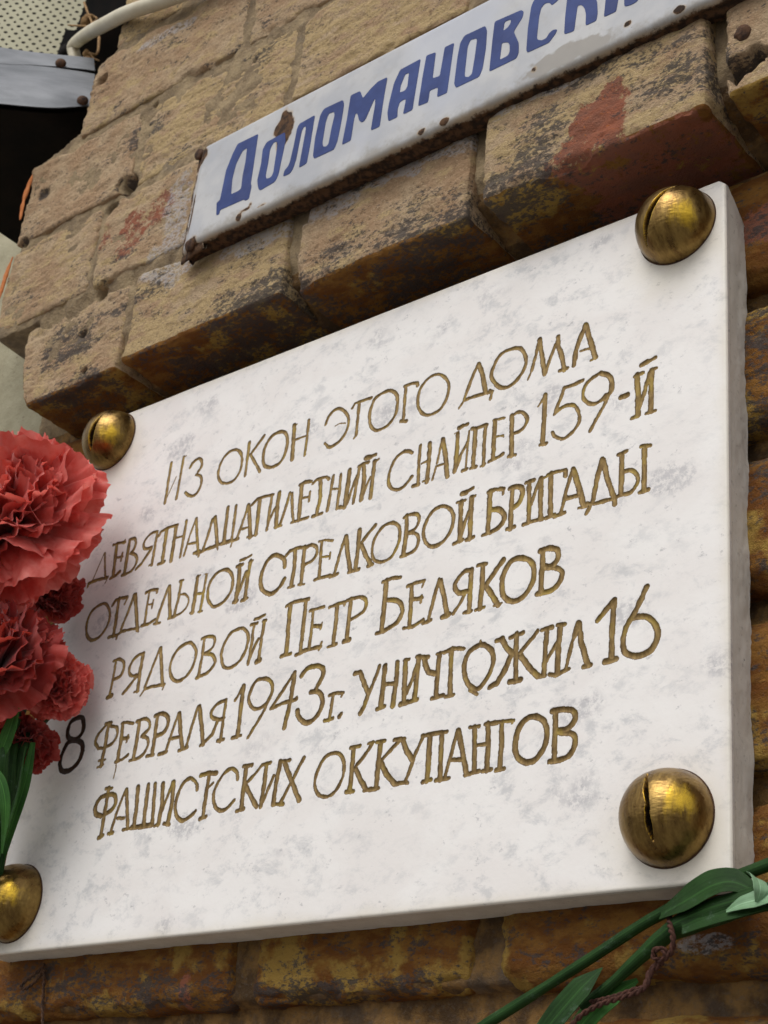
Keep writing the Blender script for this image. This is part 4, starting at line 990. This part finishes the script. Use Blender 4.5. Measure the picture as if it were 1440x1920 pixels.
# ------------------------------------------------------------------ enamel street sign
FY = -0.0315
SX0, SX1, SZ0, SZ1 = 0.0850, 0.72, 0.3890, 0.4662
sign = thing('street_sign', 'white enamel street name sign with blue italic letters and rusty folded edge', 'street sign', (0.4, FY, SZ0))
RUST = [(533, 240, .006, .012, 1.1), (526, 268, .004, .006, .55), (833, 227, .003, .0022, 1.0), (790, 247, .003, .002, .7), (1085, 20, .0, 0, 0), (1177, 45, .0022, .002, .7), (1273, 17, .003, .0022, .9), (447, 407, .0025, .003, .6), (358, 395, .0016, .012, 1.0), (352, 420, .0014, .008, .9), (470, 383, .0015, .002, .5), (377, 292, .005, .006, 1.1), (355, 462, .006, .006, .9), (1000, 130, .002, .002, .5), (460, 393, .004, .0012, .6), (490, 385, .004, .001, .5)]
GRIME = [(1060, 103, .024, .006, 1.2), (1110, 85, .010, .005, 1.2), (1020, 125, .012, .006, .9), (480, 400, .03, .004, .5), (400, 440, .03, .008, .45)]
def spot_attr(P, T):
    a = np.zeros(len(P))
    for px, py, rx, rz, w in T:
        if rx == 0: continue
        c = at(px, py, FY)
        d = np.sqrt(((P[:, 0] - c[0]) / rx) ** 2 + ((P[:, 2] - c[2]) / rz) ** 2)
        a = np.maximum(a, w * sstep(1.5, 0.5, d + 0.35 * fbm(P, 220, 2)))
    return a
xs = np.concatenate([np.linspace(SX0, 0.47, 420), np.linspace(0.472, SX1, 60)])
# profile across the plate: back of upper flange -> face -> back of the lower flange
R = 0.0042
prof = [(-0.0185 + 0.0005, SZ1, 0.7)]
for q in np.linspace(0, math.pi / 2, 9): prof.append((FY + R - R * math.sin(q), SZ1 - R + R * math.cos(q), 0.35 * (1 - q)))
for z in np.linspace(SZ1 - R, SZ0 + R, 64)[1:-1]: prof.append((FY, z, 0))
for q in np.linspace(math.pi / 2, 0, 9): prof.append((FY + R - R * math.sin(q), SZ0 + R - R * math.cos(q), 0.62 - 0.62 * q / (math.pi / 2) * 1.0))
for y in np.linspace(FY + R, -0.0185, 8)[1:]: prof.append((y, SZ0 + 0.0006 * math.sin(y * 900), 0.8))
prof = np.array(prof)
W = np.zeros((len(xs), len(prof), 3)); W[..., 0] = xs[:, None]; W[..., 1] = prof[None, :, 0]; W[..., 2] = prof[None, :, 1]
rst = np.broadcast_to(prof[None, :, 2], W.shape[:2]).copy().reshape(-1)
W = W.reshape(-1, 3)
k = sstep(0.012, 0.0, W[:, 0] - SX0)
W[:, 1] += 0.0045 * k ** 1.6 * (W[:, 1] < -0.022)                                    # the end is bent back to the wall
W[:, 0] += np.where(W[:, 0] < SX0 + 0.004, 0.0012 * fbm(W, 180, 3, 2.0), 0)
fl2 = W[:, 1] > FY + R * 0.6
W[:, 2] += np.where(fl2, 0.0009 * fbm(W, 90, 3, 5.0), 0)
rst = np.maximum(rst, spot_attr(W, RUST))
rst = np.maximum(rst, np.where(W[:, 0] < SX0 + 0.0022, 0.5, 0))
mb = MB(); mb.add(W, grid_faces(len(xs), len(prof), True), rust=rst, grime=np.maximum(spot_attr(W, GRIME), np.clip(1 - (W[:, 2] - SZ0) / 0.016, 0, 1) * 0.62 + 0.12 + 0.25 * np.clip(fbm(W, 35, 3, 9.0), 0, 1)))
# bent tab at the lower corner with its nail hole
Pt = catmull([at(385, 452, FY + 0.0035), at(366, 466, FY + 0.004), at(352, 479, FY + 0.0065), at(343, 488, FY + 0.009)], 8)
Vt, Ft = tube(Pt, np.linspace(0.0060, 0.0034, len(Pt)), 16, 0.30)
mb.add(Vt, Ft, rust=np.clip(0.45 + 0.5 * np.linspace(0, 1, len(Vt)), 0, 1), grime=0.9)
mb.build('enamel_plate', MAT_ENAMEL, sign)

LET = [  # outlines read off the photograph: origin, magnification, outer ring, holes
 (320, 220, 4.8, "790,150 605,240 560,330 500,480 445,745 415,770 412,885 440,870 445,835 660,740 670,752 705,735 730,615 722,600", ["690,275 650,300 590,420 555,560 545,695 615,660 635,640 650,520 675,400"]),
 (320, 220, 4.8, "1030,135 865,225 830,290 815,420 780,570 790,640 805,660 940,580 970,520 1000,380 1035,215", ["955,218 925,230 895,290 880,400 855,530 865,555 905,540 925,500 940,400 965,240"]),
 (320, 220, 4.8, "1300,-20 1160,60 1140,100 1110,250 1075,400 1060,440 1025,480 1012,535 1070,510 1100,470 1130,380 1150,280 1180,130 1200,85 1220,85 1215,130 1155,455 1225,415 1260,230", []),
 (560, 100, 4.8, "400,420 230,500 195,560 150,760 130,920 140,950 320,865 350,790 385,620 410,460", ["320,525 270,545 245,620 215,800 220,840 250,840 270,815 300,660 325,560"]),
 (560, 100, 4.8, "555,340 470,380 435,600 390,825 470,785 500,590 515,540 530,545 545,605 570,625 600,600 640,510 680,420 690,410 690,460 650,695 730,660 760,450 800,215 715,255 650,320 580,405", []),
 (560, 100, 4.8, "1100,50 915,150 860,270 815,450 800,540 808,612 890,575 890,510 910,440 960,410 965,430 940,550 1025,510 1060,290", ["995,175 960,190 920,290 910,355 960,335 980,300"]),
 (780, 20, 4.8, "180,375 95,405 60,600 20,860 110,825 125,720 200,690 190,780 280,740 310,530 345,290 260,330 240,450 215,590 150,610", []),
 (780, 20, 4.8, "625,138 440,225 400,290 375,420 345,660 360,695 570,595 600,520 630,340 640,180", ["545,250 490,265 465,330 440,560 440,595 475,600 505,570 530,420 550,270"]),
 (780, 20, 4.8, "950,-5 710,100 690,260 660,550 905,430 925,380 925,290 880,190 960,60 970,10", ["855,78 800,100 785,185 830,150 855,110", "830,285 775,290 755,445 830,405 845,370 845,310"]),
 (960, 0, 4.8, "430,-90 300,-50 200,0 175,60 145,250 130,455 140,475 335,385 395,300 410,265 370,270 335,300 310,345 270,365 235,360 225,340 245,150 265,70 300,30 340,25 360,50 420,0", []),
 (960, 0, 4.8, "510,-120 480,150 470,310 560,280 575,170 590,60 605,46 630,48 655,75 667,130 663,232 760,188 772,120 768,20 735,-60 700,-80 790,-170 700,-190 600,-60 610,-150", []),
 (960, 0, 4.8, "865,-200 828,155 938,105 960,-20 985,-60 1010,-50 1012,60 1060,50 1120,20 1150,-20 1180,-330 1090,-290 1000,-150 960,-130 975,-240", []),
]
for ox, oy, mg, outer, holes in LET:
    cu = bpy.data.curves.new('letter', 'CURVE')
    cu.dimensions = '2D'; cu.fill_mode = 'BOTH'; cu.extrude = 0.0003; cu.bevel_depth = 0.0
    for txt in [outer] + holes:
        pts2 = [at(ox + float(q.split(',')[0]) / mg, oy + float(q.split(',')[1]) / mg, FY)[[0, 2]] for q in txt.split()]
        # soften the brush-painted corners
        Q = np.array(pts2)
        Qa, Qb = np.roll(Q, 1, 0), np.roll(Q, -1, 0)
        out = []
        for p, a, b in zip(Q, Qa, Qb):
            la, lb = np.linalg.norm(a - p), np.linalg.norm(b - p)
            t0, t1 = min(0.3 * la, 0.0011), min(0.3 * lb, 0.0011)
            p0, p1 = p + (a - p) / la * t0, p + (b - p) / lb * t1
            for s in (0, 0.5, 1): out.append((1 - s) ** 2 * p0 + 2 * s * (1 - s) * p + s * s * p1)
        sp = cu.splines.new('POLY'); sp.points.add(len(out) - 1); sp.use_cyclic_u = True
        for k_, p in enumerate(out): sp.points[k_].co = (p[0], p[1], 0, 1)
    tmp = bpy.data.objects.new('letter', cu); COL.objects.link(tmp)
    dg = bpy.context.evaluated_depsgraph_get()
    me = bpy.data.meshes.new_from_object(tmp.evaluated_get(dg))
    bpy.data.objects.remove(tmp); bpy.data.curves.remove(cu)
    n_ = len(me.vertices); co = np.zeros(n_ * 3, dtype=np.float32); me.vertices.foreach_get('co', co); co = co.reshape(-1, 3)
    c2 = np.stack([co[:, 0], np.full(n_, FY) - co[:, 2] + 0.0001, co[:, 1]], 1).astype(np.float32)
    me.vertices.foreach_set('co', c2.ravel()); me.update()
    me.materials.clear(); me.materials.append(MAT_BLUE)
    lo_ = bpy.data.objects.new('letter', me); COL.objects.link(lo_); lo_.parent = sign
    lo_.matrix_parent_inverse = Matrix.Translation(-sign.location)

def nail(c, r, h, dirv, seed):
    a = np.linspace(0, 2 * math.pi, 18, endpoint=False)
    dirv = np.array(dirv, float); dirv /= np.linalg.norm(dirv)
    S = np.cross(dirv, [0, 0, 1.0]); S /= np.linalg.norm(S); U = np.cross(S, dirv)
    pr = [(0.45, -1.0), (0.45, -0.15), (1.0, 0.0), (1.05, 0.25), (0.95, 0.5), (0.55, 0.66), (0.0, 0.7)]
    Q = np.array([c + r * q[0] * (math.cos(x) * S + math.sin(x) * U) + dirv * h * q[1] for q in pr for x in a])
    Q = Q + 0.18 * r * vnoise(Q * 500 + seed)[:, None] * dirv
    F = [(i * 18 + j, i * 18 + (j + 1) % 18, (i + 1) * 18 + (j + 1) % 18, (i + 1) * 18 + j) for i in range(len(pr) - 1) for j in range(18)]
    return Q, np.array(F)
for px, py, y, r in ((376, 291, FY + 0.003, .0036), (357, 462, FY + 0.0015, .0034)):
    mb = MB(); mb.add(*nail(at(px, py, y), r, r * 0.9, (0, -1, -0.15), px)); mb.build('nail', MAT_RUST, sign)
mb = MB(); mb.add(*nail(at(1396, 66, UP - 0.003), .0042, .0042, (-0.1, -1, -0.3), 3))
tag(mb.build('nail', MAT_RUST), 'rusty nail head sticking out of the brick right of the street sign', 'nail')

# ------------------------------------------------------------------ carnations
def petal(mb, base, axis, phi, az, L, wd, curl, ruf, seed, nu=48, nv=14, tone=0.0, cup=0.0):
    axis = axis / np.linalg.norm(axis)
    h = np.array([0.3, 0.2, 0.93]) if abs(axis[2]) < 0.8 else np.array([1.0, 0, 0])
    e1 = np.cross(axis, h); e1 /= np.linalg.norm(e1); e2 = np.cross(axis, e1)
    rad = math.cos(az) * e1 + math.sin(az) * e2
    tan = -math.sin(az) * e1 + math.cos(az) * e2
    rr = random.Random(seed)
    ph = [rr.uniform(0, 6.28) for _ in range(6)]
    k1, k2 = rr.uniform(2.2, 3.4), rr.uniform(4.5, 6.5)
    u = np.linspace(-1, 1, nu); v = np.linspace(0.02, 1, nv)
    U, Vv = np.meshgrid(u, v, indexing='ij')
    # path of the midrib: leaves the calyx along the axis, then bends outward to the angle phi
    ang = phi * (1 - np.exp(-Vv * 3.0)) / (1 - math.exp(-3.0)) + curl * Vv ** 3
    va = np.linspace(0, 1, 60)
    aa = phi * (1 - np.exp(-va * 3.0)) / (1 - math.exp(-3.0)) + curl * va ** 3
    cz = np.concatenate([[0], np.cumsum(np.cos(aa[1:]) * np.diff(va))]); cr = np.concatenate([[0], np.cumsum(np.sin(aa[1:]) * np.diff(va))])
    serr = np.abs(((u * rr.uniform(7, 9) + ph[0]) % 1.0) * 2 - 1) * 0.032 + 0.030 * np.sin(u * 7 + ph[1]) + 0.016 * np.sin(u * 31 + ph[2]) - 0.10 * np.exp(-((u - rr.uniform(-.5, .5)) / 0.05) ** 2) * (rr.random() < 0.4)
    ex = 1 + (serr[:, None] - 0.12 * (u ** 2)[:, None] - 0.16 * (u ** 6)[:, None]) * Vv ** 2.5
    z = np.interp(Vv.ravel(), va, cz).reshape(Vv.shape) * ex * L
    r_ = np.interp(Vv.ravel(), va, cr).reshape(Vv.shape) * ex * L
    wv = wd * L * (0.10 + 0.90 * np.sin(np.clip(Vv * 1.0, 0, 1) * 1.45) ** 1.5)
    nz_, nr = np.sin(ang), -np.cos(ang)                    # normal of the midrib (towards the axis)
    wave = (0.10 * np.sin(U * k1 * 1.2 + ph[3]) + 0.040 * np.sin(U * k2 + ph[4]) * Vv + 0.016 * np.sin(U * 14 + ph[5]) * Vv ** 2) * ruf * Vv ** 1.7
    frill = 0.022 * np.sin(U * 19 + ph[0]) * Vv ** 7 + 0.014 * np.sin(U * 33 + ph[1]) * Vv ** 10
    nrm = (wave + frill + cup * U ** 2 * Vv) * L
    s = wv * U * (1 - 0.10 * np.abs(wave))
    W = base + (z + nrm * nz_)[..., None] * axis + (r_ + nrm * nr)[..., None] * rad + s[..., None] * tan
    W = W.reshape(-1, 3)
    edge = (Vv ** 3).ravel() * (0.6 + 0.4 * vnoise(W * 300))
    mb.add(W, grid_faces(nu, nv), edge=edge, tone=np.full(len(W), tone))

def carnation(px, py, y, R, axis, label, seed, n=64, spread=(8, 108), tone=0.0, stem=None, leaves=(), ruf=1.0, behind=0.45):
    c = at(px, py, y)
    axis = np.array(axis, float); axis /= np.linalg.norm(axis)
    o = thing('carnation', label, 'flower', c, 'carnations in the bunch at the plaque')
    base = c - axis * R * behind
    mb = MB()
    rr = random.Random(seed)
    for i in range(n):
        t = (i + 0.5) / n
        phi = math.radians(spread[0] + (spread[1] - spread[0]) * t ** 0.85 + rr.uniform(-9, 9))
        L = R * (1.02 + 0.12 * t + rr.uniform(-.09, .09)) * (0.92 if t < 0.3 else 1.0)
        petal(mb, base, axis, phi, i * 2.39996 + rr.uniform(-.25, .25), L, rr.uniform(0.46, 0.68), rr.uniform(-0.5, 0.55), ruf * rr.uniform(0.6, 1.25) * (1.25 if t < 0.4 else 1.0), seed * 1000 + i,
              tone=min(1, max(0, tone + rr.uniform(-.22, .22) + 0.34 * (1 - t) ** 2)), cup=rr.uniform(-.12, .22))  # inner petals darkened, painting shade into the heart of the bloom
    mb.build('petals', MAT_PETAL, o)
    mb = MB()
    q = np.linspace(0, 1, 14)
    Pc = base - axis * (0.42 * R * (1 - q))[:, None] + axis * 0.12 * R
    rc = R * (0.06 + 0.10 * np.sin(np.clip(q * 1.35, 0, 1.57)) ** 0.8)
    addt(mb, *tube(Pc, rc, 16, up=(0.1, 0.3, 0.9)))
    mb.build('calyx', MAT_STEM, o)
    if stem:
        mb = MB()
        Ps = catmull([base - axis * 0.45 * R] + [at(*s) for s in stem], 10)
        rs = np.full(len(Ps), 0.0026) * (1 + 0.1 * np.sin(np.linspace(0, 20, len(Ps))))
        addt(mb, *tube(Ps, rs, 14)); mb.build('stem', MAT_STEM, o)
    for lf in leaves:
        mb = MB()
        Pl = catmull([at(*s) for s in lf[0]], 10)
        tt = np.linspace(0, 1, len(Pl))
        addt(mb, *tube(Pl, lf[1] * np.clip(np.sin(tt * 2.6 + 0.35), 0.05, 1) ** 0.8, 16, 0.13, up=lf[2], fold=0.25)); mb.build('leaf', MAT_LEAF, o)
    return o
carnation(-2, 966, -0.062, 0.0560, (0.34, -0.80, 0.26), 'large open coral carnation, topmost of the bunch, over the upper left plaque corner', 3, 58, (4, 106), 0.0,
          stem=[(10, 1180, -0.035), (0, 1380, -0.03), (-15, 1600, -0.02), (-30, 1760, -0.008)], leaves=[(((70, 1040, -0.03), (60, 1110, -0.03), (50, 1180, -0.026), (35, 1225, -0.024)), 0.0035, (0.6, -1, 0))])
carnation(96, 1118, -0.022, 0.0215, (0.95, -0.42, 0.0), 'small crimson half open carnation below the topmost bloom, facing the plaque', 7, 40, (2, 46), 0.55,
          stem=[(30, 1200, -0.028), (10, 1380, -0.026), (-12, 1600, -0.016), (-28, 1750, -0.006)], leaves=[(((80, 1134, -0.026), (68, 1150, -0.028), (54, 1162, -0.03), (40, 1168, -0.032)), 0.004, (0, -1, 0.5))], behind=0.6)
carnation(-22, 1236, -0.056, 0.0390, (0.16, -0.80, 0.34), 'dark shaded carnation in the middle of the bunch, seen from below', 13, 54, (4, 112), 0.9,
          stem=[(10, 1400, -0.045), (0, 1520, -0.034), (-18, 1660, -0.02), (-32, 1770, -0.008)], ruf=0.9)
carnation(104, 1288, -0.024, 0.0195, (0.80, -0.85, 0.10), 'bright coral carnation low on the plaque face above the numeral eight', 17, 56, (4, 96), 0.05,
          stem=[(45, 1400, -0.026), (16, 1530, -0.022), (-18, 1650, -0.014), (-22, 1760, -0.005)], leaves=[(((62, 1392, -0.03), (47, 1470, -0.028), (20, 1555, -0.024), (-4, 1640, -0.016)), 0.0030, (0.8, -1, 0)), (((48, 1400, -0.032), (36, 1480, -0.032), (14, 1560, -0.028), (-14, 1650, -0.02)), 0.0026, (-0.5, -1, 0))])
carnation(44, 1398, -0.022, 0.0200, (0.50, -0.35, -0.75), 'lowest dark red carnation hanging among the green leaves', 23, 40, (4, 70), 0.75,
          stem=[(25, 1410, -0.030), (12, 1540, -0.024), (-10, 1670, -0.014), (-26, 1765, -0.005)],
          leaves=[(((32, 1326, -0.050), (18, 1372, -0.048), (2, 1412, -0.046), (-22, 1450, -0.044)), 0.0042, (0.5, -1, 0)), (((-12, 1440, -0.05), (6, 1476, -0.048), (12, 1530, -0.044), (4, 1600, -0.036)), 0.0034, (0.2, -1, 0.1))], behind=0.6)

# ------------------------------------------------------------------ cut stems tied below the lower right corner
def stem_thing(label, stems, leaves):
    p = at(*stems[0][0][len(stems[0][0]) // 2])
    o = thing('flower_stem', label, 'stem', p, 'cut stems tied at the lower right corner')
    for ctl, r in stems:
        mb = MB(); Pc = catmull([at(*s) for s in ctl], 14)
        tt = np.linspace(0, 1, len(Pc))
        rad = np.interp(tt, np.linspace(0, 1, len(r)), r) * (1 + 0.06 * vnoise(np.stack([tt * 14, tt * 0, tt * 0], 1)))
        addt(mb, *tube(Pc, rad, 18)); mb.build('stalk', MAT_STEM, o)
    for ctl, r, upv, mat, fold in leaves:
        mb = MB(); Pc = catmull([at(*s) for s in ctl], 14)
        tt = np.linspace(0, 1, len(Pc))
        rad = np.interp(tt, np.linspace(0, 1, len(r)), r)
        addt(mb, *tube(Pc, rad, 20, 0.10, up=upv, fold=fold)); mb.build('leaf', mat, o)
    return o
stem_thing('long thin green stem passing under the plaque corner, upper of the two',
           [(((880, 1940, .006), (1000, 1865, .006), (1110, 1795, .005), (1200, 1736, .004), (1252, 1707, .003), (1330, 1665, .001), (1470, 1610, .001)), (.0021, .0020, .0020, .0021, .0023, .0024, .0024))],
           [(((1240, 1716, .000), (1290, 1690, -.003), (1335, 1664, -.004), (1375, 1656, -.004), (1425, 1676, -.003)), (.0025, .0062, .0066, .0052, .0015), (0.1, -1, 0.5), MAT_STEM, 0.3)])
stem_thing('thick green stem with cut leaves and a pale curled leaf, lower of the two',
           [(((1090, 1888, .003), (1140, 1850, .003), (1200, 1795, .002), (1250, 1752, .001), (1290, 1730, .000), (1370, 1700, -.002), (1480, 1672, -.003)), (.0018, .0020, .0024, .0032, .0043, .0048, .0048))],
           [(((1280, 1738, -.004), (1330, 1716, -.005), (1390, 1698, -.006), (1480, 1672, -.007)), (.0035, .0050, .0054, .0052), (0.2, -1, 0.3), MAT_STEM, 0.25),
            (((1362, 1709, -.008), (1390, 1696, -.009), (1420, 1688, -.010), (1470, 1672, -.010)), (0.0006, .0028, .0036, .0034), (0.1, -1, 0.4), MAT_PALELEAF, 0.3),
            (((1408, 1642, -.006), (1420, 1650, -.0105), (1425, 1668, -.0125), (1419, 1692, -.0115)), (.0022, .0030, .0030, .0008), (1, -0.6, 0.1), MAT_PALELEAF, 0.2),
            (((1010, 1950, -.004), (1050, 1900, -.004), (1092, 1852, -.003), (1130, 1814, .0)), (.0040, .0050, .0046, .0002), (0.3, -1, 0.35), MAT_STEM, 0.22),
            (((1070, 1950, .004), (1110, 1902, .004), (1150, 1868, .005), (1196, 1838, .007)), (.0040, .0048, .0044, .0010), (0.1, -1, 0.2), MAT_LEAF, 0.2)])
tw = MB()
def twine(ctl, r=0.00085, turns=260):
    Pc = catmull([at(*s) for s in ctl], 24)
    d = np.concatenate([[0], np.cumsum(np.linalg.norm(np.diff(Pc, axis=0), axis=1))])
    T = np.gradient(Pc, axis=0); T /= np.linalg.norm(T, axis=1)[:, None] + 1e-12
    S = np.cross(T, [0.3, 1.0, 0.2]); S /= np.linalg.norm(S, axis=1)[:, None]; U = np.cross(S, T)
    for k in (0, math.pi):
        q = d * turns * 4 + k
        tw.add(*tube(Pc + r * 0.62 * (np.cos(q)[:, None] * S + np.sin(q)[:, None] * U), r * 0.72, 8, up=(0.3, 1, 0.2)))
twine(((1252, 1700, .012), (1254, 1716, .002), (1257, 1738, -.004), (1262, 1760, -.006), (1258, 1786, -.005), (1240, 1800, -.004), (1226, 1794, -.004), (1228, 1782, -.005), (1242, 1780, -.006), (1248, 1790, -.005), (1240, 1806, -.003), (1222, 1822, -.002), (1212, 1846, -.003), (1196, 1860, -.005), (1160, 1872, -.006), (1120, 1886, -.006), (1085, 1908, -.006), (1060, 1940, -.006)))
twine(((1236, 1802, -.003), (1218, 1824, -.0015), (1208, 1850, -.002), (1190, 1856, -.003), (1150, 1870, -.002), (1108, 1880, .002)))
tag(tw.build('twine', MAT_TWINE), 'reddish brown twine knotted round the stems below the plaque corner', 'twine')
tw = MB()
twine(((84, 1808, .012), (76, 1818, .013), (58, 1832, .0125), (42, 1846, .012), (40, 1854, .012), (52, 1852, .0125), (68, 1838, .013), (82, 1820, .0135), (82, 1850, .0145), (80, 1880, .0150), (80, 1930, .0150)), 0.0007)
tag(tw.build('wire_loop', MAT_RUST), 'thin rusty wire loop hanging under the left end of the plaque', 'wire')
